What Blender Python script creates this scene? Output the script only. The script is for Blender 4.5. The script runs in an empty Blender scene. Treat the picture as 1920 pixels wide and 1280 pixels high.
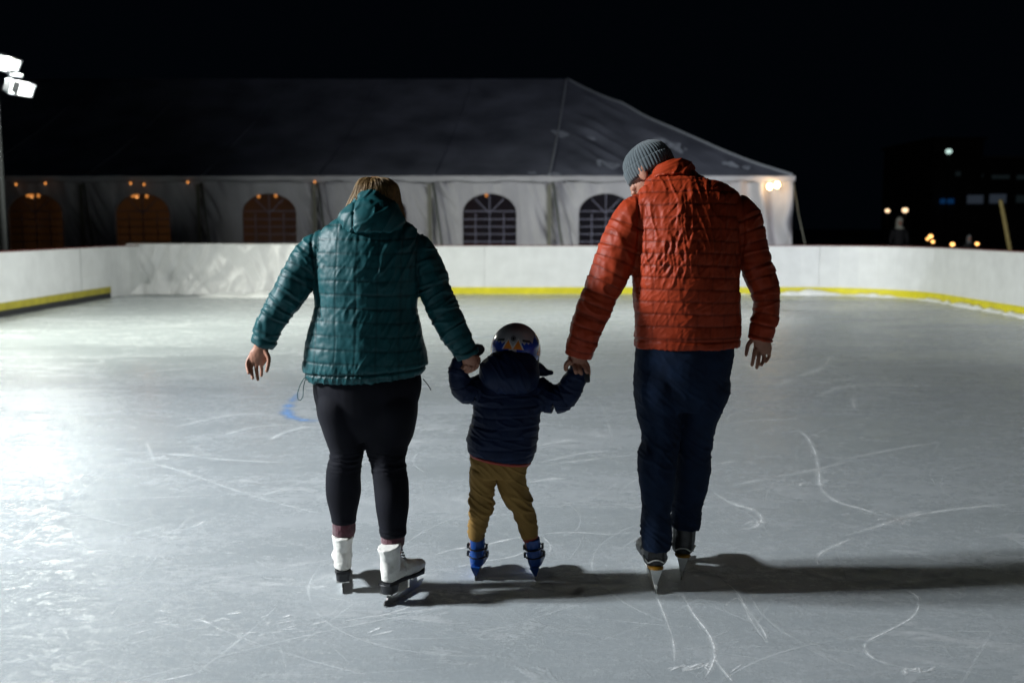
import bpy, math, random
import numpy as np
from mathutils import Vector, Matrix, Euler

random.seed(7); RNG = np.random.default_rng(7)
R = math.radians
scene = bpy.context.scene
COL = scene.collection

# ------------------------------------------------------------------ camera
F = 1867.0; CAMH = 1.48; TH = math.atan(216 / F); CT, ST = math.cos(TH), math.sin(TH)
cam_d = bpy.data.cameras.new('camera'); cam = bpy.data.objects.new('camera', cam_d); COL.objects.link(cam)
cam.location = (0, 0, CAMH); cam.rotation_euler = (math.pi / 2 - TH, 0, 0)
cam_d.sensor_width = 36; cam_d.lens = 36 * F / 1920
cam_d.clip_start = 0.05; cam_d.clip_end = 600
cam_d.dof.use_dof = True; cam_d.dof.focus_distance = 4.1; cam_d.dof.aperture_fstop = 2.0
scene.camera = cam

# ------------------------------------------------------------------ night sky
w = bpy.data.worlds.new('World'); scene.world = w; w.use_nodes = True
wb = w.node_tree.nodes['Background']; wb.inputs[0].default_value = (0.16, 0.33, 0.6, 1); wb.inputs[1].default_value = 0.0028
scene.view_settings.view_transform = 'Standard'; scene.view_settings.look = 'None'
scene.view_settings.exposure = 0.0; scene.view_settings.gamma = 1.0

# floodlight masts of the rink: x, y of the pole, head height, list of (dx, dy, dz) aims, watts per head, colour
MASTS = [
    dict(x=-9.5, y=3.4, h=4.8, aim=(-4.4, 5.0, 0.6), watt=310, col=(0.93, 0.97, 1.0), vis=False, spread=120),
    dict(x=-10.6, y=10.5, h=4.6, aim=(-2.5, 15.5, 0.0), watt=118, col=(0.98, 1.0, 0.87), vis=False, spread=76),
    dict(x=-9.36, y=18.4, h=4.35, aim=(-1.0, 15.5, 0.0), watt=105, col=(0.97, 1.0, 0.90), vis=True),
    dict(x=9.4, y=1.0, h=5.6, aim=(7.0, 25.0, 2.9), watt=78, col=(0.90, 0.93, 1.0), vis=False, spread=60),
    dict(x=10.9, y=17.0, h=4.6, aim=(-5.5, 15.5, 0.0), watt=50, col=(0.98, 1.0, 0.94), vis=False, spread=48),
]

def P(px, py, Y):
    u = (px - 960) / F; v = (640 - py) / F
    t = Y / (CT + v * ST)
    return np.array([t * u, Y, CAMH + t * (v * CT - ST)])
def G(px, py, z=0.0):
    u = (px - 960) / F; v = (640 - py) / F
    t = (z - CAMH) / (v * CT - ST)
    return np.array([t * u, t * (CT + v * ST), z])
def PX(Y, py=640):      # metres per pixel at depth Y
    return Y / (CT + (640 - py) / F * ST) / F

# ------------------------------------------------------------------ numpy noise
_perm = RNG.permutation(256); _perm = np.concatenate([_perm, _perm, _perm])
_grad = RNG.normal(size=(256, 3)); _grad /= np.linalg.norm(_grad, axis=1)[:, None]
def noise3(p):
    p = np.asarray(p, float); i = np.floor(p).astype(int); f = p - i; i &= 255
    u = f * f * f * (f * (f * 6 - 15) + 10)
    out = 0
    for dx in (0, 1):
        wx = u[:, 0] if dx else 1 - u[:, 0]
        for dy in (0, 1):
            wy = u[:, 1] if dy else 1 - u[:, 1]
            for dz in (0, 1):
                wz = u[:, 2] if dz else 1 - u[:, 2]
                h = _perm[_perm[_perm[(i[:, 0] + dx) & 255] + ((i[:, 1] + dy) & 255)] + ((i[:, 2] + dz) & 255)]
                out = out + wx * wy * wz * np.einsum('ij,ij->i', _grad[h], f - np.array([dx, dy, dz]))
    return out * 1.6
def ridge(p):           # sharp folds, about 0..1
    return 1 - np.abs(noise3(p)) * 2.2
def sstep(a, b, x):
    t = np.clip((x - a) / (b - a), 0, 1); return t * t * (3 - 2 * t)

# ------------------------------------------------------------------ materials
def nt(name):
    m = bpy.data.materials.new(name); m.use_nodes = True
    return m, m.node_tree.nodes, m.node_tree.links, m.node_tree.nodes['Principled BSDF']
def mat(name, col, rough=0.6, var=0.12, scale=30, bump=0.15, bscale=120, metal=0.0, spec=0.5, sheen=0.0, dist=0.002, col2=None, coat=0):
    m, N, L, b = nt(name)
    tc = N.new('ShaderNodeTexCoord')
    n = N.new('ShaderNodeTexNoise'); n.inputs['Scale'].default_value = scale; n.inputs['Detail'].default_value = 5
    L.new(tc.outputs['Object'], n.inputs['Vector'])
    r = N.new('ShaderNodeValToRGB'); r.color_ramp.elements[0].position = 0.3; r.color_ramp.elements[1].position = 0.7
    c1 = tuple(c * (1 - var) for c in col); c2 = tuple(min(1, c * (1 + var)) for c in (col2 or col))
    r.color_ramp.elements[0].color = (*c1, 1); r.color_ramp.elements[1].color = (*c2, 1)
    L.new(n.outputs['Fac'], r.inputs['Fac']); L.new(r.outputs['Color'], b.inputs['Base Color'])
    b.inputs['Roughness'].default_value = rough; b.inputs['Metallic'].default_value = metal
    b.inputs['Specular IOR Level'].default_value = spec; b.inputs['Sheen Weight'].default_value = sheen
    b.inputs['Coat Weight'].default_value = coat
    if bump:
        n2 = N.new('ShaderNodeTexNoise'); n2.inputs['Scale'].default_value = bscale; n2.inputs['Detail'].default_value = 4
        L.new(tc.outputs['Object'], n2.inputs['Vector'])
        bp = N.new('ShaderNodeBump'); bp.inputs['Strength'].default_value = bump; bp.inputs['Distance'].default_value = dist
        L.new(n2.outputs['Fac'], bp.inputs['Height']); L.new(bp.outputs['Normal'], b.inputs['Normal'])
    return m
def stitched(m, k=0.55):  # darkens the seam lines in the colour: thread and crease shade together
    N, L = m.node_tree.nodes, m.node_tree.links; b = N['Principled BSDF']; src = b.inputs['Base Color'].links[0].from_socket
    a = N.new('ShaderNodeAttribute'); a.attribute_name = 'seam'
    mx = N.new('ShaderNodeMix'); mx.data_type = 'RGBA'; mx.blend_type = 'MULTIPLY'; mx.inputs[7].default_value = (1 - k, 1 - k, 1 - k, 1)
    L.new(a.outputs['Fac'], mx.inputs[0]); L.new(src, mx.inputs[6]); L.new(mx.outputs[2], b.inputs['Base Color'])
def emis(name, col, s):
    m, N, L, b = nt(name)
    b.inputs['Base Color'].default_value = (0.02, 0.02, 0.02, 1)
    b.inputs['Emission Color'].default_value = (*col, 1); b.inputs['Emission Strength'].default_value = s
    return m
def weave(name, col, rough, wscale, sheen=0.0, bump=0.4, direction='Z', var=0.15, dist=0.001, spec=0.3):
    m = mat(name, col, rough, var, 14, 0, spec=spec, sheen=sheen)
    N, L = m.node_tree.nodes, m.node_tree.links; b = N['Principled BSDF']
    tc = N.new('ShaderNodeTexCoord'); wv = N.new('ShaderNodeTexWave'); wv.bands_direction = direction
    wv.inputs['Scale'].default_value = wscale; wv.inputs['Distortion'].default_value = 1.5; wv.inputs['Detail'].default_value = 2
    ns = N.new('ShaderNodeTexNoise'); ns.inputs['Scale'].default_value = 260
    ad = N.new('ShaderNodeMath'); ad.operation = 'ADD'
    L.new(tc.outputs['Object'], wv.inputs['Vector']); L.new(tc.outputs['Object'], ns.inputs['Vector'])
    L.new(wv.outputs['Fac'], ad.inputs[0]); L.new(ns.outputs['Fac'], ad.inputs[1])
    bp = N.new('ShaderNodeBump'); bp.inputs['Strength'].default_value = bump; bp.inputs['Distance'].default_value = dist
    L.new(ad.outputs[0], bp.inputs['Height']); L.new(bp.outputs['Normal'], b.inputs['Normal'])
    return m

def ice_material():
    m, N, L, b = nt('rink_ice')
    tc = N.new('ShaderNodeTexCoord')
    def noise(scale, detail, sx=1, sy=1, rough=0.6, dist=0.0, rot=0):
        mp = N.new('ShaderNodeMapping'); mp.inputs['Scale'].default_value = (sx, sy, 1); mp.inputs['Rotation'].default_value = (0, 0, rot)
        L.new(tc.outputs['Object'], mp.inputs['Vector'])
        n = N.new('ShaderNodeTexNoise'); n.inputs['Scale'].default_value = scale; n.inputs['Detail'].default_value = detail
        n.inputs['Roughness'].default_value = rough; n.inputs['Distortion'].default_value = dist
        L.new(mp.outputs[0], n.inputs['Vector']); return n
    def ramp(src, stops):
        r = N.new('ShaderNodeValToRGB'); e = r.color_ramp.elements
        e[0].position, e[0].color = stops[0][0], (*[stops[0][1]] * 3, 1)
        e[1].position, e[1].color = stops[-1][0], (*[stops[-1][1]] * 3, 1)
        for p, c in stops[1:-1]:
            x = e.new(p); x.color = (c, c, c, 1)
        L.new(src.outputs['Fac'], r.inputs['Fac']); return r
    def math_(op, a, bb):
        x = N.new('ShaderNodeMath'); x.operation = op; x.use_clamp = True
        for k, s in enumerate((a, bb)):
            if isinstance(s, (int, float)): x.inputs[k].default_value = s
            else: L.new(s, x.inputs[k])
        return x
    big = ramp(noise(0.6, 5, 0.6, 1.3, 0.55, 0.9, 0.15), [(0.34, 0.0), (0.68, 1.0)])
    mid = ramp(noise(2.3, 6, 0.8, 1.2, 0.62, 1.0, -0.5), [(0.44, 0.0), (0.57, 0.25), (0.76, 1.0)])
    fine = ramp(noise(16, 9, 1, 1, 0.85), [(0.47, 0.0), (0.70, 1.0)])
    speck = ramp(noise(160, 3, 1, 1, 0.6), [(0.62, 0.0), (0.74, 1.0)])
    streak = ramp(noise(1.6, 4, 0.5, 1.8, 0.55, 0.8, 0.2), [(0.35, 0.0), (0.75, 1.0)])
    a = math_('MULTIPLY', mid.outputs[0], 0.25); c = math_('MULTIPLY', big.outputs[0], 0.34)
    s = math_('ADD', a.outputs[0], c.outputs[0])
    f2 = math_('MULTIPLY', fine.outputs[0], 0.26); s = math_('ADD', s.outputs[0], f2.outputs[0])
    f3 = math_('MULTIPLY', streak.outputs[0], 0.15); s = math_('ADD', s.outputs[0], f3.outputs[0])
    flake = ramp(noise(3.4, 10, 0.9, 1.5, 0.78, 0.5, 0.5), [(0.53, 0.0), (0.58, 0.7), (0.70, 1.0)])
    zone = ramp(noise(0.8, 3, 1, 1, 0.5, 0.3, 0.9), [(0.42, 0.0), (0.62, 1.0)])
    fz = math_('MULTIPLY', flake.outputs[0], zone.outputs[0]); fz = math_('MULTIPLY', fz.outputs[0], 0.42); s = math_('ADD', s.outputs[0], fz.outputs[0])
    f4 = math_('MULTIPLY', speck.outputs[0], 0.4); s2 = math_('ADD', s.outputs[0], f4.outputs[0])
    cr = N.new('ShaderNodeValToRGB'); e = cr.color_ramp.elements
    e[0].position = 0.0; e[0].color = (0.295, 0.33, 0.35, 1); e[1].position = 1.0; e[1].color = (0.60, 0.625, 0.64, 1)
    x = e.new(0.45); x.color = (0.375, 0.41, 0.43, 1)
    L.new(s2.outputs[0], cr.inputs['Fac']); L.new(cr.outputs[0], b.inputs['Base Color'])
    rr = N.new('ShaderNodeMapRange'); rr.inputs['To Min'].default_value = 0.16; rr.inputs['To Max'].default_value = 0.48
    L.new(s2.outputs[0], rr.inputs['Value']); L.new(rr.outputs[0], b.inputs['Roughness'])
    b.inputs['IOR'].default_value = 1.31; b.inputs['Specular IOR Level'].default_value = 0.6
    b.inputs['Subsurface Weight'].default_value = 0.0
    bp = N.new('ShaderNodeBump'); bp.inputs['Strength'].default_value = 0.3; bp.inputs['Distance'].default_value = 0.0025
    hb = noise(80, 8, 1, 1, 0.8); L.new(hb.outputs['Fac'], bp.inputs['Height'])
    bp2 = N.new('ShaderNodeBump'); bp2.inputs['Strength'].default_value = 0.35; bp2.inputs['Distance'].default_value = 0.012
    L.new(s.outputs[0], bp2.inputs['Height']); L.new(bp.outputs['Normal'], bp2.inputs['Normal'])
    L.new(bp2.outputs['Normal'], b.inputs['Normal'])
    return m
def scratch_material(name, col, cover, nscale):
    m, N, L, b = nt(name)
    b.inputs['Base Color'].default_value = (*col, 1); b.inputs['Roughness'].default_value = 0.8
    tc = N.new('ShaderNodeTexCoord'); n = N.new('ShaderNodeTexNoise'); n.inputs['Scale'].default_value = nscale
    n.inputs['Detail'].default_value = 6; n.inputs['Roughness'].default_value = 0.75
    L.new(tc.outputs['Object'], n.inputs['Vector'])
    at = N.new('ShaderNodeAttribute'); at.attribute_name = 'fade'
    r = N.new('ShaderNodeMapRange'); r.inputs['From Min'].default_value = 0.60 - cover * 0.30; r.inputs['From Max'].default_value = 0.66 - cover * 0.14
    L.new(n.outputs['Fac'], r.inputs['Value'])
    mu = N.new('ShaderNodeMath'); mu.operation = 'MULTIPLY'; L.new(r.outputs[0], mu.inputs[0]); L.new(at.outputs['Fac'], mu.inputs[1])
    L.new(mu.outputs[0], b.inputs['Alpha'])
    return m

MT = dict(
    ice=ice_material(),
    scratch=scratch_material('ice_scratch', (0.92, 0.95, 0.96), 0.88, 60),
    paint=scratch_material('blue_ice_paint', (0.16, 0.32, 0.62), 1.15, 9),
    asphalt=mat('dark_ground', (0.04, 0.042, 0.045), 0.9, 0.3, 3, 0.5, 60),
    board=mat('white_board', (0.66, 0.68, 0.69), 0.45, 0.07, 3.5, 0.1, 8, dist=0.004),
    rail=mat('red_rail', (0.12, 0.015, 0.012), 0.5),
    kick=mat('yellow_kick', (0.62, 0.55, 0.01), 0.5, 0.12, 5, 0.1, 40),
    kick_dull=mat('dull_yellow_kick', (0.34, 0.30, 0.02), 0.6, 0.2, 5, 0.1, 40),  # duller yellow, for the kick strip of the left wall
    sheet=mat('white_plastic_sheet', (0.80, 0.81, 0.83), 0.35, 0.04, 4, 0.3, 9, dist=0.02),
    snow=mat('snow', (0.85, 0.87, 0.88), 0.9, 0.04, 20, 0.6, 40, dist=0.01),
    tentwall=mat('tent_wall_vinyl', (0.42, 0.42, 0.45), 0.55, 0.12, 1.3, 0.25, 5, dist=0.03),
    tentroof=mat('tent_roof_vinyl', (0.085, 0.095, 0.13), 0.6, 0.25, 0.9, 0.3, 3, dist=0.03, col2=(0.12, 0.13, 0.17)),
    frost=mat('roof_frost', (0.24, 0.26, 0.30), 0.8),
    tentdark=mat('tent_lining', (0.20, 0.17, 0.14), 0.8),
    pole=mat('tent_pole', (0.10, 0.11, 0.10), 0.5),
    webbing=mat('tent_webbing', (0.17, 0.17, 0.14), 0.8),
    steel=mat('blade_steel', (0.55, 0.55, 0.52), 0.28, 0.1, 40, 0.1, 200, metal=1.0),
    mast=mat('mast_metal', (0.05, 0.055, 0.055), 0.6),
    housing=mat('lamp_housing', (0.25, 0.26, 0.28), 0.5),
    lens=emis('lamp_lens', (0.95, 1.0, 0.97), 6), lens_dim=emis('lamp_lens_side', (0.95, 1.0, 0.97), 1.5),
    bulb=emis('warm_bulb', (1.0, 0.62, 0.28), 26),
    bulb_dim=emis('amber_bulb', (1.0, 0.36, 0.08), 1.3),
    lamp_far=emis('distant_lamp', (1.0, 0.68, 0.40), 2.2),
    lamp_amber=emis('amber_lamp', (1.0, 0.48, 0.14), 4.5),
    lamp_white=emis('cool_lamp', (0.72, 1.0, 0.92), 0.9),
    brick=mat('dark_brick', (0.05, 0.045, 0.04), 0.9, 0.3, 2),
    win=emis('dim_window', (0.35, 0.45, 0.62), 0.05),
    win_dim=emis('dimmer_window', (0.3, 0.45, 0.5), 0.016),
    sign=emis('blue_sign', (0.03, 0.22, 0.7), 0.08),
    wood=mat('old_wood', (0.13, 0.10, 0.03), 0.8),
    skin=mat('skin', (0.36, 0.17, 0.11), 0.5, 0.1, 40, 0.25, 300, spec=0.4, dist=0.0006),
    eye=mat('eye', (0.6, 0.58, 0.55), 0.15, bump=0),
    hair=mat('blond_hair', (0.19, 0.115, 0.04), 0.5, 0.35, 40, 0.4, 200),
    dhair=weave('brown_hair', (0.06, 0.035, 0.02), 0.5, 60, direction='X'),
    teal=mat('teal_nylon', (0.0055, 0.066, 0.076), 0.50, 0.10, 18, 0.3, 45, spec=0.22, sheen=0.0, dist=0.003),
    rust=mat('rust_nylon', (0.30, 0.034, 0.009), 0.52, 0.10, 18, 0.3, 45, spec=0.18, sheen=0.0, dist=0.003),
    navy=mat('navy_nylon', (0.004, 0.012, 0.042), 0.6, 0.15, 18, 0.35, 60, spec=0.2, sheen=0.0, dist=0.003),
    redtrim=mat('red_trim', (0.30, 0.03, 0.02), 0.6),
    legging=weave('black_legging', (0.0025, 0.003, 0.007), 0.85, 150, bump=0.15, spec=0.2),
    denim=weave('dark_denim', (0.004, 0.013, 0.036), 0.85, 240, bump=0.35, direction='DIAGONAL', var=0.3, spec=0.2),
    khaki=weave('khaki_cotton', (0.29, 0.175, 0.052), 0.85, 220, bump=0.3, direction='DIAGONAL', spec=0.2),
    sock=weave('maroon_sock', (0.11, 0.03, 0.045), 0.95, 200, bump=0.8, sheen=0.4, var=0.4, spec=0.1),
    cord=mat('drawcord', (0.03, 0.12, 0.13), 0.7),
    wboot=mat('white_leather', (0.66, 0.66, 0.62), 0.38, 0.06, 20, 0.2, 90),
    bsole=mat('black_sole', (0.005, 0.006, 0.009), 0.45),
    bboot=mat('black_boot', (0.015, 0.016, 0.018), 0.35, 0.2, 30, 0.2, 120),
    gboot=mat('grey_panel', (0.16, 0.17, 0.18), 0.5, 0.2, 60, 0.3, 200),
    holder=mat('blade_holder', (0.72, 0.73, 0.70), 0.3),
    yellow=mat('amber_insert', (0.42, 0.20, 0.01), 0.5),
    blue=mat('blue_plastic', (0.010, 0.075, 0.34), 0.35),
    knit=mat('grey_knit', (0.075, 0.095, 0.105), 0.9, 0.15, 60, 0.5, 350, spec=0.2, sheen=0.3, dist=0.001),
    h_grey=mat('helmet_grey', (0.36, 0.36, 0.38), 0.25, coat=0.4, bump=0),
    h_blue=mat('helmet_blue', (0.012, 0.045, 0.33), 0.25, coat=0.5, bump=0),
    h_orange=mat('helmet_orange', (0.60, 0.17, 0.015), 0.3, coat=0.4, bump=0),
    h_white=mat('helmet_white', (0.5, 0.5, 0.5), 0.3, coat=0.4, bump=0),
    h_black=mat('helmet_black', (0.01, 0.01, 0.012), 0.4, bump=0),
    mitten=mat('black_mitten', (0.012, 0.013, 0.018), 0.8, 0.2, 40, 0.4, 150),
    dcoat=mat('dark_coat', (0.004, 0.004, 0.005), 0.8), pale=mat('pale_fleece', (0.42, 0.42, 0.34), 0.9),
)

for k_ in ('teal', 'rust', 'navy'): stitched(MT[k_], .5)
# ------------------------------------------------------------------ mesh helpers
BASE = {}
def root(name, loc, label, cat, group=None, kind=None):
    o = bpy.data.objects.new(name, None); COL.objects.link(o); o.location = loc; o.empty_display_size = 0.2
    BASE[o.name] = np.array(loc, float)
    if label: o['label'] = label
    if cat: o['category'] = cat
    if group: o['group'] = group
    if kind: o['kind'] = kind
    return o
def tag(o, label=None, cat=None, group=None, kind=None):
    for k, v in (('label', label), ('category', cat), ('group', group), ('kind', kind)):
        if v: o[k] = v
    return o
def mk(name, V, Fc, m, parent=None, smooth=True, mats=None, mi=None, fade=None):
    V = np.asarray(V, float)
    if parent is not None: V = V - BASE[parent.name]
    me = bpy.data.meshes.new(name); me.from_pydata(V.tolist(), [], [tuple(map(int, f)) for f in Fc])
    if smooth: me.polygons.foreach_set('use_smooth', np.ones(len(me.polygons), bool))
    for x in (mats or [m]): me.materials.append(x)
    if mi is not None: me.polygons.foreach_set('material_index', np.asarray(mi, np.int32))
    if fade is not None:
        a = me.attributes.new('fade', 'FLOAT', 'POINT'); a.data.foreach_set('value', np.asarray(fade, np.float32))
    me.update()
    o = bpy.data.objects.new(name, me); COL.objects.link(o)
    if parent is not None:
        o.parent = parent; BASE[o.name] = BASE[parent.name]
    return o

SEAM = {}
class MB:
    def __init__(s): s.V = []; s.F = []; s.n = 0
    def add(s, V, Fc):
        V = np.asarray(V, float); s.V.append(V); s.F += [tuple(i + s.n for i in f) for f in Fc]; s.n += len(V); return s
    def rings(s, rings, closed=True, cap=True):
        k = len(rings[0]); V = np.concatenate(rings); Fc = []
        for a in range(len(rings) - 1):
            for b in range(k if closed else k - 1):
                b2 = (b + 1) % k; Fc.append((a * k + b, a * k + b2, (a + 1) * k + b2, (a + 1) * k + b))
        if cap and closed:
            Fc.append(tuple(range(k - 1, -1, -1))); Fc.append(tuple((len(rings) - 1) * k + b for b in range(k)))
        return s.add(V, Fc)
    def tube(s, secs, n=28, sub=5, ref=(0, 1, 0), px=True, power=2.0, flat=False):
        """secs: (px, py, Y, halfwidth_px[, depth radius m[, shear]]) when px, else (x, y, z, rx[, ry])"""
        C, RX, RY, SH = [], [], [], []
        for q in secs:
            if px:
                c = P(q[0], q[1], q[2]); rx = q[3] * PX(q[2], q[1])
                ry = q[4] if len(q) > 4 and q[4] else rx * 0.92
                sh = q[5] if len(q) > 5 else 0.0
            else:
                c = np.array(q[:3], float); rx = q[3]; ry = q[4] if len(q) > 4 else rx; sh = 0.0
            C.append(c); RX.append(rx); RY.append(ry); SH.append(sh)
        C = np.array(C); A = np.column_stack([C, RX, RY, SH])
        # Catmull-Rom
        m = len(A); out = []
        for i in range(m - 1):
            p0 = A[max(i - 1, 0)]; p1 = A[i]; p2 = A[i + 1]; p3 = A[min(i + 2, m - 1)]
            for k in range(sub):
                t = k / sub
                out.append(0.5 * (2 * p1 + (p2 - p0) * t + (2 * p0 - 5 * p1 + 4 * p2 - p3) * t * t + (3 * p1 - 3 * p2 + p3 - p0) * t ** 3))
        out.append(A[-1]); A = np.array(out)
        T = np.gradient(A[:, :3], axis=0)
        if flat: T[:, 0] = 0
        ref = np.array(ref, float)
        th = np.linspace(0, 2 * math.pi, n, endpoint=False); ct, st = np.cos(th), np.sin(th)
        if power != 2.0:
            ct = np.sign(ct) * np.abs(ct) ** (2 / power); st = np.sign(st) * np.abs(st) ** (2 / power)
        rings = []
        for a, t in zip(A, T):
            t = t / (np.linalg.norm(t) + 1e-9); sd = np.cross(t, ref); sd /= np.linalg.norm(sd) + 1e-9
            if sd[0] < 0: sd = -sd
            dp = np.cross(sd, t); 
            if dp[1] < 0: dp = -dp
            ring = a[:3] + np.outer(ct * a[3], sd) + np.outer(st * a[4], dp)
            ring[:, 2] += a[5] * (ring[:, 0] - a[0])
            rings.append(ring)
        if np.dot(np.cross(rings[0][1] - rings[0][0], rings[0][2] - rings[0][1]), T[0]) < 0:
            rings = [r[::-1] for r in rings]
        return s.rings(rings)
    def ell(s, c, r, M=None, nu=20, nv=14):
        rings = []
        for j in range(nv + 1):
            ph = math.pi * (j / nv * 0.98 + 0.01); z = -math.cos(ph); q = math.sin(ph)
            th = np.linspace(0, 2 * math.pi, nu, endpoint=False)
            ring = np.column_stack([np.cos(th) * q * r[0], np.sin(th) * q * r[1], np.full(nu, z * r[2])])
            if M is not None: ring = ring @ np.asarray(M).T
            rings.append(ring + np.asarray(c, float))
        return s.rings(rings)
    def box(s, lo, hi, M=None, o=(0, 0, 0)):
        x0, y0, z0 = lo; x1, y1, z1 = hi
        V = np.array([(x0, y0, z0), (x1, y0, z0), (x1, y1, z0), (x0, y1, z0), (x0, y0, z1), (x1, y0, z1), (x1, y1, z1), (x0, y1, z1)], float)
        if M is not None: V = V @ np.asarray(M).T
        return s.add(V + np.asarray(o, float), [(0, 3, 2, 1), (4, 5, 6, 7), (0, 1, 5, 4), (1, 2, 6, 5), (2, 3, 7, 6), (3, 0, 4, 7)])
    def prism(s, poly, axis, a, b):      # poly 2D, extruded from a to b along axis (0 = x)
        k = len(poly)
        def pt(p, q):
            return (q, p[0], p[1]) if axis == 0 else ((p[0], q, p[1]) if axis == 1 else (p[0], p[1], q))
        V = [pt(p, a) for p in poly] + [pt(p, b) for p in poly]
        return s.add(V, [tuple(range(k - 1, -1, -1)), tuple(range(k, 2 * k))] + [(i, (i + 1) % k, (i + 1) % k + k, i + k) for i in range(k)])
    def xf(s, M, o, scale=1.0):
        s.V = [(v * scale) @ np.asarray(M).T + np.asarray(o, float) for v in s.V]; return s
    def get(s): return np.concatenate(s.V), s.F
    def build(s, name, m, parent=None, smooth=True, **k):
        V, Fc = s.get(); return mk(name, V, Fc, m, parent, smooth, **k)
    def fused(s, name, m, parent, voxel, it=6, disp=None, fac=0.5, post=0, mats=None, mif=None):
        """union of the closed shapes into one continuous skin, relaxed, then displaced along its normals"""
        V, Fc = s.get()
        me = bpy.data.meshes.new('tmp'); me.from_pydata(V.tolist(), [], Fc); t = bpy.data.objects.new('tmp', me); COL.objects.link(t)
        r = t.modifiers.new('r', 'REMESH'); r.mode = 'VOXEL'; r.voxel_size = voxel
        q = t.modifiers.new('s', 'SMOOTH'); q.factor = fac; q.iterations = it
        bpy.context.view_layer.update()
        dg = bpy.context.evaluated_depsgraph_get(); nm = bpy.data.meshes.new_from_object(t.evaluated_get(dg))
        bpy.data.objects.remove(t); bpy.data.meshes.remove(me)
        n = len(nm.vertices); co = np.empty(n * 3); nm.vertices.foreach_get('co', co); co = co.reshape(-1, 3)
        no = np.empty(n * 3); nm.vertices.foreach_get('normal', no); no = no.reshape(-1, 3)
        if disp is not None: co = co + no * disp(co, no)[:, None]
        if parent is not None: co2 = co - BASE[parent.name]
        else: co2 = co
        nm.vertices.foreach_set('co', co2.ravel())
        nm.polygons.foreach_set('use_smooth', np.ones(len(nm.polygons), bool))
        nm.materials.clear()
        for x in (mats or [m]): nm.materials.append(x)
        if mif is not None:
            k = len(nm.polygons); ce = np.empty(k * 3); nm.polygons.foreach_get('center', ce)
            ce = ce.reshape(-1, 3) + (BASE[parent.name] if parent is not None else 0)
            nm.polygons.foreach_set('material_index', np.asarray(mif(ce), np.int32))
        else: nm.polygons.foreach_set('material_index', np.zeros(len(nm.polygons), np.int32))
        if SEAM.get('v') is not None and len(SEAM['v']) == n:
            at = nm.attributes.new('seam', 'FLOAT', 'POINT'); at.data.foreach_set('value', np.clip(SEAM['v'], 0, 1).astype(np.float32))
        SEAM['v'] = None
        nm.name = name; nm.update()
        o = bpy.data.objects.new(name, nm); COL.objects.link(o)
        if parent is not None: o.parent = parent; BASE[o.name] = BASE[parent.name]
        return o
def wire(pts, r, n=8, px=False):
    """round wire through 3D points"""
    mb = MB(); pts = [np.asarray(p, float) for p in pts]
    A = np.array(pts); T = np.gradient(A, axis=0); rings = []; up = np.array([0.3, 0.9, 0.2])
    for a, t in zip(A, T):
        t = t / np.linalg.norm(t); s = np.cross(t, up); s /= np.linalg.norm(s); d = np.cross(s, t)
        th = np.linspace(0, 2 * math.pi, n, endpoint=False); rings.append(a + np.outer(np.cos(th) * r, s) + np.outer(np.sin(th) * r, d))
    return mb.rings(rings)
def rotz(a): c, s = math.cos(a), math.sin(a); return np.array([[c, -s, 0], [s, c, 0], [0, 0, 1]])
def roty(a): c, s = math.cos(a), math.sin(a); return np.array([[c, 0, s], [0, 1, 0], [-s, 0, c]])
def rotx(a): c, s = math.cos(a), math.sin(a); return np.array([[1, 0, 0], [0, c, -s], [0, s, c]])
def grid(nx, ny, fn):
    """fn(u, v arrays) -> Nx3; returns V, F"""
    u, v = np.meshgrid(np.linspace(0, 1, nx), np.linspace(0, 1, ny)); V = fn(u.ravel(), v.ravel())
    i = np.arange((nx - 1) * (ny - 1)); a = (i // (nx - 1)) * nx + i % (nx - 1)
    return V, np.column_stack([a, a + 1, a + nx + 1, a + nx])

# ================================================================== THE SETTING
V, Fc = grid(2, 2, lambda u, v: np.column_stack([-300 + 600 * u, -120 + 600 * v, np.full(4, -0.03)]))
tag(mk('ground', V, Fc, MT['asphalt']), kind='structure')

XL, XR, YB, YN = -8.42, 8.42, 21.65, -9.0
arc = [(XR - 2.2 + 2.2 * math.cos(a), YB - 2.2 + 2.2 * math.sin(a)) for a in np.linspace(0, math.pi / 2, 9)]
arcl = [(XL + 0.7 - 0.7 * math.sin(a), YB - 0.7 + 0.7 * math.cos(a)) for a in np.linspace(0, math.pi / 2, 5)]
ring_out = [(XR, YN)] + arc + arcl + [(XL, YN)]
mb = MB(); mb.prism(ring_out, 2, -0.02, 0.0)
tag(mb.build('ice', MT['ice'], smooth=False), kind='structure')

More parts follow.
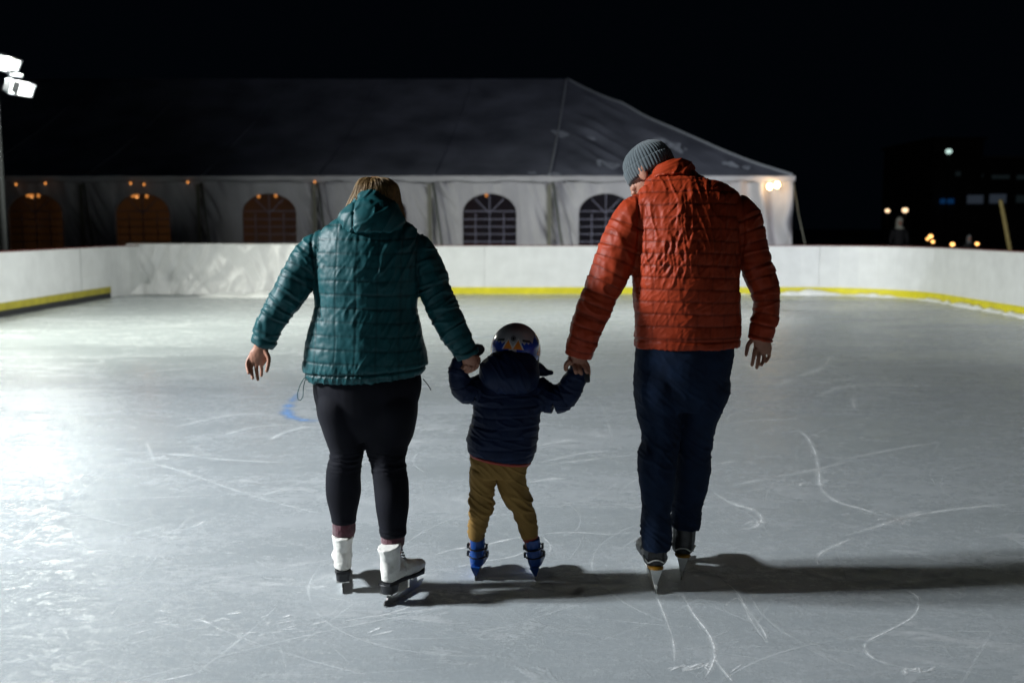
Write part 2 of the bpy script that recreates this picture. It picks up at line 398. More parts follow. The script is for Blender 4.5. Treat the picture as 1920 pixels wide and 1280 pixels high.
# --- barrier ------------------------------------------------------
bar = root('rink_barrier', (0, YB, 0), 'white rink boards with a red top rail and yellow kick strip around the ice', 'rink boards')
def offset_path(path, d):
    p = np.array(path, float); T = np.gradient(p, axis=0); T /= np.linalg.norm(T, axis=1)[:, None]
    return p + np.column_stack([T[:, 1], -T[:, 0]]) * d      # d > 0: outward for counter-clockwise paths
def densify(path, step):
    out = []
    for a, b in zip(path[:-1], path[1:]):
        a = np.array(a); b = np.array(b); k = max(1, int(np.linalg.norm(b - a) / step))
        out += [a + (b - a) * i / k for i in range(k)]
    out.append(np.array(path[-1])); return np.array(out)
path = densify(ring_out, 0.3); seg = np.concatenate([[0], np.cumsum(np.linalg.norm(np.diff(path, axis=0), axis=1))])
def at_len(s): return np.array([np.interp(s, seg, path[:, 0]), np.interp(s, seg, path[:, 1])])
def strip(s0, s1, prof, name, m, parent, ds=0.2):
    k = max(2, int((s1 - s0) / ds) + 1); S = np.linspace(s0, s1, k); c = np.array([at_len(s) for s in S])
    q = np.array([(at_len(min(s + .05, seg[-1])) - at_len(max(s - .05, 0))) for s in S]); q /= np.linalg.norm(q, axis=1)[:, None]
    nrm = np.column_stack([q[:, 1], -q[:, 0]]); rings = []
    for cc, nn in zip(c, nrm):
        rings.append(np.array([(cc[0] + nn[0] * d, cc[1] + nn[1] * d, z) for d, z in prof]))
    mb = MB(); mb.rings(rings); return mb.build(name, m, parent, smooth=False)
s_end = seg[-1]; s = 0.0; s_arc0 = (YB - 2.2) - YN
cuts = [0]
while cuts[-1] + 2.4 < s_end: cuts.append(cuts[-1] + 2.42)
cuts.append(s_end)
for a, b in zip(cuts[:-1], cuts[1:]):
    jit = random.uniform(-0.004, 0.004)
    strip(a + 0.003, b - 0.003, [(0.0 + jit, 0.0), (0.0 + jit, 1.05), (0.06, 1.05), (0.06, 0.0)], 'wall_panel', MT['board'], bar)
strip(0, s_end, [(-0.008, 1.052), (-0.008, 1.070), (0.066, 1.070), (0.066, 1.052)], 'top_rail', MT['rail'], bar)
s_sheet0 = seg[-1] - (YB - 0.7 - YN) - 6.4      # where the yellow strip disappears behind the sheet
strip(0, s_end - (YB - 0.7 - YN) - 5.6, [(-0.016, 0.01), (-0.016, 0.165), (-0.002 - 0.004, 0.165), (-0.006, 0.01)], 'kick_strip', MT['kick'], bar)
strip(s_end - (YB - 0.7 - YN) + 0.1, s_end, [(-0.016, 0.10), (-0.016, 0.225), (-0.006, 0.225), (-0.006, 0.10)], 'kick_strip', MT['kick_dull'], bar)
strip(s_end - (YB - 0.7 - YN) + 0.1, s_end, [(-0.012, 0.002), (-0.012, 0.098), (-0.004, 0.098), (-0.004, 0.002)], 'dark_strip', MT['bsole'], bar)  # black band below the raised yellow strip of the left wall
# supports behind the boards
for xx in np.arange(-7.5, 7.6, 2.42):
    MB().prism([(YB + 0.075, 0.0), (YB + 0.6, 0.0), (YB + 0.075, 0.95)], 0, xx - 0.02, xx + 0.02).build('brace', MT['mast'], bar, smooth=False)

# --- crumpled sheet over the left end of the boards, snow at its foot -------
def sheet_fn(u, v):
    x = -8.32 + u * 5.55; z = v
    p = np.column_stack([x * 0.9, z * 0.8 + x * 0.35, np.zeros_like(x)])
    f = ridge(p * 1.6) * 0.09 + ridge(np.column_stack([x * 2.6 - z * 1.2, z * 1.3, x * 0 + 4])) * 0.06 - .04 + 0.02 * np.clip(ridge(np.column_stack([x * 5 + z * 3, z * 2, x * 0 + 8])), 0, 1) + noise3(np.column_stack([x * 6, z * 3, x * 0])) * 0.012
    zz = np.where(z > 0.93, 1.105, z / 0.93 * 1.10)
    yy = YB - 0.06 - f * np.clip(1.1 - z * 0.5, 0.3, 1) - np.clip(0.25 - z, 0, 1) * 0.6 * (0.6 + 0.5 * noise3(np.column_stack([x, x * 0, x * 0])))
    yy = np.where(z > 0.93, YB - 0.05 + (z - 0.93) / 0.07 * 0.16, yy)
    zz = zz + np.where(z < 0.02, 0.012, 0)
    return np.column_stack([x, yy, zz])
V, Fc = grid(170, 50, sheet_fn)
o = mk('plastic_sheet', V, Fc, MT['sheet']); so = o.modifiers.new('thick', 'SOLIDIFY'); so.thickness = 0.006
tag(o, 'crumpled white plastic sheet hanging over the boards at the left corner', 'plastic sheet')
def snow_fn(u, v):
    x = -6.6 + u * 3.6; a = v * math.pi
    h = 0.12 * np.sin(u * math.pi) ** 0.6 * (0.8 + 0.7 * noise3(np.column_stack([x * 2.2, v * 0, v * 0 + 2])))
    return np.column_stack([x + 0.03 * noise3(np.column_stack([x * 9, v * 5, v * 0])), YB - 0.62 + 0.42 * -np.cos(a) * (0.5 + 0.6 * np.sin(u * math.pi)), np.clip(h * np.sin(a), 0, 1) + 0.02 * noise3(np.column_stack([x * 8, v * 8, v * 0])) * np.sin(a) + 0.003])
V, Fc = grid(90, 20, snow_fn)
tag(mk('snow_pile', V, Fc, MT['snow']), 'low ridge of scraped snow along the foot of the white plastic sheet', 'snow pile')

def snow_edge(s0, s1, seed, hmax):
    k = int((s1 - s0) / 0.03); S = np.linspace(s0, s1, k); rings = []
    h = 0.015 + hmax * np.clip(noise3(np.column_stack([S * 0.9, S * 0 + seed, S * 0])) + 0.5 * noise3(np.column_stack([S * 4, S * 0 + seed, S * 0])) + .35, 0, 1.2)
    for s_, hh in zip(S, h):
        c = at_len(s_); q = at_len(s_ + .05) - at_len(s_ - .05); q /= np.linalg.norm(q); nn = np.array([-q[1], q[0]])
        wd = 0.05 + hh * 1.6
        rings.append(np.array([(c[0] + nn[0] * d, c[1] + nn[1] * d, z) for d, z in ((0.018, 0.0), (0.018, hh), (0.018 + wd * .3, hh * .8), (0.018 + wd * .65, hh * .35), (0.018 + wd, 0.001))]))
    return MB().rings(rings)
tag(snow_edge(s_arc0 - 3.5, s_arc0 + 6.5, 3.0, 0.10).build('snow_ridge', MT['snow']), 'thin broken line of snow heaped against the yellow strip of the right corner', 'snow ridge')
# --- frost marks cut by skates ------------------------------------
def smooth_poly(pts, sub=10):
    p = np.array(pts, float); out = []
    for i in range(len(p) - 1):
        p0 = p[max(i - 1, 0)]; p1 = p[i]; p2 = p[i + 1]; p3 = p[min(i + 2, len(p) - 1)]
        for k in range(sub):
            t = k / sub
            out.append(0.5 * (2 * p1 + (p2 - p0) * t + (2 * p0 - 5 * p1 + 4 * p2 - p3) * t * t + (3 * p1 - 3 * p2 + p3 - p0) * t ** 3))
    out.append(p[-1]); return np.array(out)
SC_V, SC_F, SC_A = [], [], []; SC_n = 0
def scratch(pts, wd, alpha=1.0, z=0.0012):
    global SC_n
    p = np.array(pts, float); n = len(p); T = np.gradient(p, axis=0); T /= np.linalg.norm(T, axis=1)[:, None] + 1e-9
    N_ = np.column_stack([-T[:, 1], T[:, 0]]); q = np.linspace(0, 1, n)
    wv = wd * (0.45 + 0.55 * np.sin(q * math.pi) ** 0.5) * (1 + 0.6 * noise3(np.column_stack([q * n * 0.31, q * 0 + p[0, 0] * 7, q * 0 + p[0, 1] * 5])))
    fa = alpha * np.clip(np.sin(q * math.pi) * 2.5, 0, 1) * np.clip(0.8 + 1.1 * noise3(np.column_stack([q * n * 0.2, q * 0 + 3.3, q * 0 + p[0, 0] * 9])), 0.1, 1)
    for sgn in (-1, 0, 1):
        SC_V.append(np.column_stack([p + N_ * (wv * sgn)[:, None] * 0.5, np.full(n, z)]))
        SC_A.append(fa * (1.0 if sgn == 0 else 0.0))
    for k in range(2):
        b = SC_n + k * n
        for i in range(n - 1): SC_F.append((b + i, b + i + 1, b + n + i + 1, b + n + i))
    SC_n += 3 * n
def gpoly(pts): return smooth_poly([G(a, b)[:2] for a, b in pts], 12)
traced = [
    ([(1465, 795), (1505, 812), (1525, 840), (1535, 880), (1540, 915), (1570, 940), (1620, 955), (1680, 975)], 0.022, 1),
    ([(1580, 1005), (1640, 988), (1690, 972), (1750, 960), (1830, 950), (1900, 945)], 0.026, 1),
    ([(1640, 955), (1670, 966), (1700, 985)], 0.03, 0.8), ([(1660, 985), (1690, 970), (1730, 958)], 0.05, 0.6),
    ([(1330, 918), (1370, 942), (1410, 955), (1428, 970), (1415, 988), (1385, 992)], 0.022, 1),
    ([(1650, 1085), (1700, 1105), (1723, 1125), (1712, 1155), (1670, 1180), (1630, 1200), (1622, 1215), (1640, 1235), (1690, 1250), (1725, 1257)], 0.010, 1.0),
    ([(1535, 1062), (1533, 1045), (1550, 1030), (1600, 1008)], 0.014, 0.8),
    ([(1560, 865), (1620, 853), (1700, 838), (1770, 828)], 0.02, 0.8), ([(1370, 910), (1450, 895), (1530, 880), (1600, 862)], 0.03, 0.5),
    ([(1340, 1075), (1380, 1108), (1400, 1140), (1430, 1180), (1440, 1205)], 0.010, 0.8), ([(1230, 1115), (1245, 1150), (1262, 1200), (1265, 1240)], 0.010, 0.8),
    ([(1278, 1110), (1300, 1150), (1330, 1190), (1340, 1230), (1320, 1275)], 0.012, 0.9), ([(1340, 1235), (1355, 1255), (1375, 1279)], 0.010, 0.8),
    ([(1360, 1135), (1385, 1122), (1410, 1165), (1435, 1200)], 0.008, 0.8),
    ([(230, 862), (300, 872), (360, 890), (430, 915), (520, 942), (610, 965)], 0.020, 0.42), ([(275, 830), (290, 868)], 0.015, 0.35),
    ([(200, 845), (330, 852), (430, 862), (560, 868)], 0.02, 0.5), ([(505, 825), (540, 808), (590, 798)], 0.03, 0.8),
    ([(300, 1000), (360, 988), (385, 975)], 0.018, 0.6), ([(815, 1040), (850, 1030), (905, 1022), (960, 1010), (1020, 1002)], 0.014, 0.9),
    ([(1020, 1000), (1080, 998), (1160, 1003)], 0.012, 0.6), ([(700, 1158), (760, 1140), (800, 1122)], 0.010, 0.8),
    ([(640, 1165), (700, 1155), (760, 1148), (860, 1135)], 0.008, 0.6), ([(290, 1279), (330, 1270), (365, 1262)], 0.008, 0.8),
    ([(1000, 835), (1050, 828), (1065, 824)], 0.025, 0.8), ([(990, 905), (1030, 898), (1065, 897)], 0.022, 0.8), ([(1030, 870), (1100, 862), (1190, 852)], 0.022, 0.7),
    ([(1010, 868), (1090, 850), (1140, 845)], 0.03, 0.5), ([(850, 1065), (905, 1052), (950, 1046), (985, 1035)], 0.01, 0.8),
    ([(1030, 1035), (1032, 1022), (1018, 1006)], 0.008, 0.7), ([(330, 800), (420, 780), (500, 775)], 0.035, 0.7), ([(420, 815), (480, 800), (560, 795)], 0.04, 0.5),
    ([(1440, 730), (1500, 705), (1540, 690), (1560, 665)], 0.06, 0.6), ([(1530, 745), (1600, 722), (1760, 724)], 0.06, 0.6), ([(1500, 720), (1600, 712), (1700, 716)], 0.06, 0.4),
    ([(1605, 770), (1600, 750), (1615, 735)], 0.04, 0.6), ([(1350, 795), (1420, 788), (1500, 785)], 0.03, 0.5), ([(1340, 870), (1390, 864), (1420, 870)], 0.02, 0.6),
]
for pts, wd, al in traced: scratch(gpoly(pts), wd * 0.95, min(1, al * 1.15)); scratch(gpoly(pts), wd * 3.0, al * .3, 0.0009)
# chips and flakes traced as short marks
for cx, cy, spread, k in ((1840, 790, 60, 26), (1505, 903, 30, 16), (1560, 885, 20, 8), (1690, 975, 22, 16), (1420, 980, 14, 10), (1440, 800, 40, 14), (1310, 1250, 30, 12), (1725, 1255, 16, 8), (330, 1160, 120, 24), (560, 1180, 60, 12)):
    for _ in range(k):
        a = cx + random.gauss(0, spread); b = cy + random.gauss(0, spread * 0.12); g = G(a, b)[:2]; th = random.gauss(0.3, 0.6); l = random.uniform(0.015, 0.05)
        scratch([g + np.array([math.cos(th), math.sin(th)]) * l * t for t in np.linspace(-1, 1, 5)], random.uniform(0.006, 0.02), 1.0, 0.0016)
for i in range(620):      # the many faint older arcs
    x0 = random.uniform(-8, 8); y0 = random.uniform(2.4, 20.5) if i % 3 else random.uniform(2.4, 9)
    L_ = random.uniform(0.4, 2.8); th = random.gauss(0.35, 0.75) + (math.pi if random.random() < .5 else 0); cv = random.gauss(0, 0.75); n = max(8, int(L_ / 0.05))
    pts = []; x, y, t = x0, y0, th
    for k in range(n):
        pts.append((x, y)); x += math.cos(t) * L_ / n; y += math.sin(t) * L_ / n; t += cv * L_ / n; cv += random.gauss(0, 0.06)
    pts = [q for q in pts if -8.2 < q[0] < 8.2 and q[1] < 21]
    if len(pts) > 6: scratch(pts, random.uniform(0.005, 0.015) * (1 + y0 * 0.1), random.uniform(0.06, 0.26))
for i in range(900):      # dense fine cuts where people skate most
    x0 = random.gauss(3.0, 2.6); y0 = abs(random.gauss(0, 3.6)) + 2.9; L_ = random.uniform(0.2, 1.3); th = random.gauss(0.2, 0.8); cv = random.gauss(0, 1.2); n = max(7, int(L_ / 0.05)); pts = []; x, y, t = x0, y0, th
    for k in range(n):
        pts.append((x, y)); x += math.cos(t) * L_ / n; y += math.sin(t) * L_ / n; t += cv * L_ / n
    pts = [q for q in pts if -8.2 < q[0] < 8.2]
    if len(pts) > 6: scratch(pts, random.uniform(0.003, 0.008) * (1 + y0 * 0.08), random.uniform(0.08, 0.30))
for i in range(5000):     # loose ice grains
    x0 = random.uniform(-4, 4.5); y0 = 2.6 + random.random() ** 1.5 * 7; l = random.uniform(0.002, 0.007); th = random.uniform(0, 3.1)
    scratch([(x0 + math.cos(th) * l * t, y0 + math.sin(th) * l * t) for t in (-1, 0, 1)], l * 1.4, random.uniform(0.3, 1), 0.002)
tag(mk('skate_marks', np.concatenate(SC_V), SC_F, MT['scratch'], smooth=False, fade=np.concatenate(SC_A)), 'white frosty skate cuts and shavings scattered over the ice', 'skate marks', kind='stuff')
# blue painted marking on the ice
SC_V, SC_F, SC_A = [], [], []; SC_n = 0
scratch(gpoly([(560, 735), (545, 755), (537, 770), (548, 782), (575, 788), (606, 788), (640, 786)]), 0.13, 0.9, 0.0008)
scratch(gpoly([(790, 628), (850, 630), (900, 632), (960, 631), (1030, 634)]), 0.10, 0.5, 0.0008)
tag(mk('ice_marking', np.concatenate(SC_V), SC_F, MT['paint'], smooth=False, fade=np.concatenate(SC_A)), kind='structure')

# ================================================================== THE TENT
TY = 25.0
EZ = P(1030, 334, TY)[2]; TX1 = P(1486, 340, TY)[0]; TX0 = -24.0
tent = root('marquee_tent', (0, TY, 0), 'large white marquee with arched windows and a dark hipped roof behind the boards', 'tent')
win_x = [P(a, 400, TY)[0] for a in (67, 268, 505, 712, 918, 1136)] + [P(-150, 400, TY)[0], P(1310, 400, TY)[0]]
WH = 52 * PX(TY); WTOP = P(918, 361, TY)[2]; WSPR = P(918, 400, TY)[2]
def in_arch(x, z, grow=0.0):
    r = np.zeros(len(x), bool)
    for wx in win_x[:7]:
        dx = np.abs(x - wx); e = ((dx) / (WH + grow)) ** 2 + ((z - WSPR) / (WTOP - WSPR + grow)) ** 2 < 1
        r |= ((z <= WSPR) & (dx < WH + grow) & (z > 0.75)) | ((z > WSPR) & e)
    return r
poles_px = [-60, 160, 380, 598, 815, 1040, 1262]
poles_x = [P(a, 400, TY)[0] for a in poles_px]
def fold(x, z):
    d = np.min(np.abs(x[:, None] - np.array(poles_x)[None]), axis=1)
    near = np.exp(-(d / 0.45) ** 2)
    base = noise3(np.column_stack([x * 1.7, z * 0.35, x * 0])) * 0.05 + noise3(np.column_stack([x * 4.5 + z * 0.6, z * 0.6, x * 0 + 7])) * 0.022
    puck = ridge(np.column_stack([x * 3.2 + z * 1.6, z * 0.8, x * 0 + 1.5])) * 0.12 * near
    right = sstep(5.2, 6.0, x) * np.sin(x * 9.5 + 0.8 * z + noise3(np.column_stack([x, z, x * 0])) * 2.5) * 0.10
    return base * 1.3 + puck + right
def wall_fn(u, v):
    x = TX0 + u * (TX1 - TX0); z = v * EZ
    return np.column_stack([x, TY + fold(x, z), z])
nx, nz = 1300, 84
V, Fc = grid(nx, nz, wall_fn); cen = V[Fc].mean(axis=1)
keep = ~in_arch(cen[:, 0], cen[:, 2], 0.0)
mk('side_wall', V, Fc[keep], MT['tentwall'], tent)
# end walls and back wall, floor, lining
dep = 12.5
def endwall(x, name):
    V, Fc = grid(120, 30, lambda u, v: np.column_stack([x + 0.06 * np.sin(u * 55) + 0.03 * noise3(np.column_stack([u * 20, v * 3, u * 0])) + (EZ - v * EZ) * 0.03 * np.sign(x), TY + 0.02 + u * dep, v * EZ]))
    mk(name, V, Fc, MT['tentwall'], tent)
endwall(TX1, 'end_wall'); endwall(TX0, 'end_wall')
V, Fc = grid(200, 12, lambda u, v: np.column_stack([TX0 + u * (TX1 - TX0), TY + dep + 0.05 * np.sin(u * 160), v * EZ]))
mk('back_wall', V, Fc, MT['tentdark'], tent)
MB().box((TX0, TY + 0.12, -0.028), (TX1, TY + dep, -0.01)).build('floor', MT['asphalt'], tent, smooth=False)
# roof: hip shape, with sag and wrinkles
PKX = P(1062, 150, TY + dep / 2)[0]; RZ = P(1062, 150, TY + dep / 2)[2]; PKL = TX0 + (TX1 - PKX)
seam_x0 = P(1030, 334, TY)[0]
def roof_front(u, v):       # v: 0 eave .. 1 ridge
    xl = TX0 + (PKL - TX0) * v; xr = TX1 + 0.05 + (PKX - TX1) * v
    x = xl + (xr - xl) * u; y = TY - 0.10 + v * (dep / 2 + 0.10)
    z = EZ + 0.03 + (RZ - EZ) * (0.80 * v + 0.20 * v * v)
    d = x - (seam_x0 + (PKX - seam_x0) * v)
    wr = ridge(np.column_stack([(d * 1.1 + v * 5.0) * 1.1, (v * 1.2 - d * 0.1), x * 0 + 3])) * 0.28 * sstep(0.1, 1.2, d) * np.exp(-np.abs(d) * 0.25) * np.sin(np.clip(v, 0, 1) * math.pi) ** 0.5
    wr += noise3(np.column_stack([x * 0.7, v * 4, x * 0 + 9])) * 0.07 * np.sin(v * math.pi)
    sag = -0.10 * np.abs(np.sin((x - poles_x[5]) / (poles_x[5] - poles_x[4]) * math.pi)) * (1 - v) ** 2 * v * 3
    return np.column_stack([x, y, z + wr * 0.7 + sag])
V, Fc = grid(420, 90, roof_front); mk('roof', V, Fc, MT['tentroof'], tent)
def roof_back(u, v):
    xl = TX0 + (PKL - TX0) * v; xr = TX1 + (PKX - TX1) * v
    return np.column_stack([xl + (xr - xl) * u, TY + dep - v * dep / 2, EZ + (RZ - EZ) * (0.80 * v + 0.20 * v * v)])
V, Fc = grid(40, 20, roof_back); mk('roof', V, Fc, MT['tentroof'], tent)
for sx, tx, pk in ((1, TX1 + 0.05, PKX), (-1, TX0, PKL)):
    V, Fc = grid(40, 30, lambda u, v: np.column_stack([tx + (pk - tx) * v, TY - 0.1 * (1 - v) + (dep / 2 + .1) * v + u * (dep + 0.1) * (1 - v), EZ + 0.03 + (RZ - EZ) * (0.80 * v + 0.20 * v * v)]))
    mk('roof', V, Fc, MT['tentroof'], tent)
# hem band (valance) with scallops
def val_fn(u, v):
    x = TX0 + u * (TX1 + 0.04 - TX0); drop = 0.11 + 0.05 * np.abs(np.sin(x * math.pi / 1.43)) + 0.015 * noise3(np.column_stack([x * 5, x * 0, x * 0]))
    return np.column_stack([x, TY - 0.125 + 0.02 * noise3(np.column_stack([x * 3, v * 2, x * 0])), EZ + 0.05 - v * drop])
V, Fc = grid(900, 6, val_fn); o = mk('valance', V, Fc, MT['tentwall'], tent); so = o.modifiers.new('t', 'SOLIDIFY'); so.thickness = 0.012; so.offset = 1
# welded panel seams across the roof and a draped hem line
for k_ in range(6):
    a_ = seam_x0 - (k_ + 1) * 2.87; b_ = PKX - (k_ + 1) * 2.87; pts = []
    for v in np.linspace(0.01, 0.99, 40):
        xl = TX0 + (PKL - TX0) * v; xr = TX1 + 0.05 + (PKX - TX1) * v; x = a_ + (b_ - a_) * v
        pts.append(roof_front(np.array([(x - xl) / (xr - xl)]), np.array([v]))[0] + np.array([0, -0.01, 0.012]))
    wire(pts, 0.018).build('roof_seam', MT['tentroof'], tent)
# seam tape from eave to peak, hip tape
for a, b, nm in ((seam_x0, PKX, 'roof_seam'), (TX1 + 0.03, PKX, 'hip_seam')):
    vv = np.linspace(0.01, 0.995, 60); pts = []
    for v in vv:
        xl = TX0 + (PKL - TX0) * v; xr = TX1 + 0.05 + (PKX - TX1) * v; x = a + (b - a) * v
        p = roof_front(np.array([min(1, (x - xl) / (xr - xl))]), np.array([v]))[0]; pts.append(p + np.array([0, -0.01, 0.02]))
    wire(pts, 0.03).build(nm, MT['frost'], tent)
# frost patches on the roof
def patch(cu, cv, ru, rv, seed, nm='frost_patch'):
    k = 46; V_, F_ = grid(k, k, lambda u, v: roof_front(np.clip(cu + (u - .5) * 2 * ru, 0, 1), np.clip(cv + (v - .5) * 2 * rv, 0.005, 0.99)) + np.array([0, -0.012, 0.02]))
    ce = V_[F_].mean(axis=1); uu = (np.arange(len(F_)) % (k - 1)) / (k - 1) * 2 - 1; vv = (np.arange(len(F_)) // (k - 1)) / (k - 1) * 2 - 1
    f = noise3(np.column_stack([ce[:, 0] * 2.2, ce[:, 2] * 2.6, ce[:, 0] * 0 + seed])) + 0.5 * noise3(np.column_stack([ce[:, 0] * 7, ce[:, 2] * 7, ce[:, 0] * 0 + seed])) - (uu ** 2 + vv ** 2) * 0.55 + 0.12
    if (f > 0).sum() > 10: mk(nm, V_, F_[f > 0], MT['tentfrost'], tent)
MT['tentfrost'] = mat('thin_frost', (0.30, 0.33, 0.40), 0.8, 0.25, 6)
for a, b, c, d, e in ((0.905, 0.10, 0.022, 0.085, 1.1), (0.87, 0.10, 0.02, 0.05, 2.2), (0.885, 0.42, 0.02, 0.05, 3.3), (0.955, 0.30, 0.02, 0.09, 4.1), (0.975, 0.12, 0.012, 0.06, 5.7), (0.93, 0.24, 0.012, 0.08, 6.2), (0.80, 0.03, 0.015, 0.03, 7.9)):
    patch(a, b, c, d, e)
# windows
for k, wx in enumerate(win_x[:7]):
    z0 = 0.76
    arcp = [(wx - WH, z0)] + [(wx - WH * math.cos(a), WSPR + (WTOP - WSPR) * math.sin(a)) for a in np.linspace(0, math.pi, 25)] + [(wx + WH, z0)]
    outer = [(wx + (x - wx) * 1.045, z if z <= WSPR else WSPR + (z - WSPR) * 1.06) for x, z in arcp]; inner = [(wx + (x - wx) * 0.955, z if z <= WSPR else WSPR + (z - WSPR) * 0.95) for x, z in arcp]
    n = len(arcp); off = TY - 0.0
    def fy(pts): x = np.array([p[0] for p in pts]); z = np.array([p[1] for p in pts]); return TY + fold(x, z)
    fyo, fyi = fy(outer), fy(inner)
    V_ = [(p[0], y - 0.02, p[1]) for p, y in zip(outer, fyo)] + [(p[0], y - 0.02, p[1]) for p, y in zip(inner, fyo)] + [(p[0], y + 0.05, p[1]) for p, y in zip(inner, fyo)] + [(p[0], y + 0.05, p[1]) for p, y in zip(outer, fyo)]
    F_ = []
    for i in range(n - 1):
        for q in range(4): F_.append((q * n + i, q * n + i + 1, ((q + 1) % 4) * n + i + 1, ((q + 1) % 4) * n + i))
    fr = mk('window', V_, F_, MT['tentwall'], tent, smooth=False)
    mpane = bpy.data.materials.get('clear_vinyl')
    if mpane is None:
        mpane, N, L, b = nt('clear_vinyl'); b.inputs['Base Color'].default_value = (0.02, 0.02, 0.03, 1); b.inputs['Roughness'].default_value = 0.12; b.inputs['Alpha'].default_value = 0.55
    yb = float(np.mean(fyo)) + 0.03
    V_ = [(p[0], yb, p[1]) for p in inner]; mk('pane', V_, [tuple(range(len(V_)))], mpane, fr, smooth=False)
    mu = MB(); t = 0.012
    MT.setdefault('muntin', mat('muntin_tape', (0.16, 0.16, 0.22), 0.7))
    for py in (396, 411, 425, 439, 453):
        z = P(918, py, TY)[2]; mu.box((wx - WH * 0.95, yb - 0.02, z - t), (wx + WH * 0.95, yb - 0.008, z + t))
    for q in (-0.5, 0, 0.5): mu.box((wx + q * WH - t, yb - 0.034, z0), (wx + q * WH + t, yb - 0.022, WSPR))
    for ang in (45, 90, 135):
        c, s = math.cos(R(ang)), math.sin(R(ang)); L_ = (WTOP - WSPR) * 0.97 if ang == 90 else 0.78 * (WTOP - WSPR) * 1.25
        mu.box((0, -0.006, -t), (L_, 0.006, t), M=roty(-R(ang)), o=(wx, yb - 0.028, WSPR))
    mu.build('muntin', MT['muntin'], fr, smooth=False)
# side poles: slanting dark poles in front of the wall with bunched webbing beside
for k, px_ in enumerate(poles_px):
    a = P(px_ - 3, 343, TY - 0.16); b = P(px_ + 14, 462, TY - 0.30); b2 = b + (b - a) * 1.0; b2 = a + (b - a) * (a[2] / (a[2] - b[2]))
    wire([a, (a + b2) / 2, b2], 0.035).build('pole', MT['pole'], tent)
    c = P(px_ - 8, 345, TY - 0.14); d = np.array([c[0] - 0.06, c[1] - .02, 0.0])
    MB().box((-0.05, -0.006, 0), (0.05, 0.006, c[2])).xf(np.eye(3), (c[0] - 0.02, TY - 0.13, 0)).build('strap', MT['webbing'], tent, smooth=False)
# corner tie
wire([P(1488, 342, TY - 0.1), P(1497, 400, TY - 0.6), P(1512, 470, TY - 1.4)], 0.012).build('guy_rope', MT['webbing'], tent)
# strings of warm bulbs
def bulb_string(name, label, pts, r, m, energy=0.0, cat='string lights'):
    rt = root(name, tuple(pts[0]), label, cat)
    cord = [pts[0] + np.array([0, 0, 0.05])]
    allp = sorted(pts, key=lambda p: p[0]); cp = []
    for a, b in zip(allp[:-1], allp[1:]):
        for t in np.linspace(0, 1, 8)[:-1]: cp.append(a + (b - a) * t + np.array([0, 0, 0.06 - 0.12 * t * (1 - t)]))
    cp.append(allp[-1] + np.array([0, 0, 0.06]))
    if len(cp) < 3: cp = [pts[0] + np.array([-.3, 0, .07]), pts[0] + np.array([0, 0, .06]), pts[0] + np.array([.3, 0, .07])]
    wire(cp, 0.006, 5).build('cable', MT['bsole'], rt)
    for p in pts:
        MB().ell(p, (r, r, r * 1.25)).build('bulb', m, rt)
    return rt
bulb_string('string_lights', 'two bright warm bulbs at the right end of the tent eave', [P(1443, 350, TY - 0.35), P(1457, 347, TY - 0.35)], 0.062, MT['bulb'])
bulb_string('string_lights', 'row of small amber bulbs glowing along the dark left eave of the tent', [P(a, b, TY - 0.22) for a, b in ((30, 346), (85, 344), (245, 344), (270, 346), (352, 342), (590, 341))], 0.024, MT['bulb_dim'])
bulb_string('string_lights', 'amber bulbs hanging inside the tent at the tops of the arched windows', [P(a, b, TY + 0.45) for a, b in ((52, 366), (72, 367), (249, 367), (275, 368), (485, 368), (517, 367), (912, 366))], 0.04, MT['bulb_dim'])
for x_, e_ in ((-12.5, 65), (-8.8, 45), (-5.2, 14), (-16, 36)):
    l = bpy.data.lights.new('tent_lamp', 'POINT'); l.energy = e_; l.color = (1, 0.45, 0.16); l.shadow_soft_size = 0.12
    rt = root('pendant_lamp', (x_, TY + 8.5, 2.5), 'warm pendant lamp hanging inside the tent at x' if False else 'warm pendant lamp hanging deep inside the dark tent', 'lamp', 'pendant lamps inside the tent')
    MB().ell((x_, TY + 8.5, 2.5), (0.07, 0.07, 0.09)).build('bulb', MT['bulb_dim'], rt)
    wire([(x_, TY + 8.5, 2.56), (x_, TY + 8.5, 3.2), (x_, TY + 8.5, 4.4)], 0.006, 5).build('cable', MT['bsole'], rt)
    lo = bpy.data.objects.new('lamp_light', l); COL.objects.link(lo); lo.parent = rt; lo.location = (0, 0, -0.2)

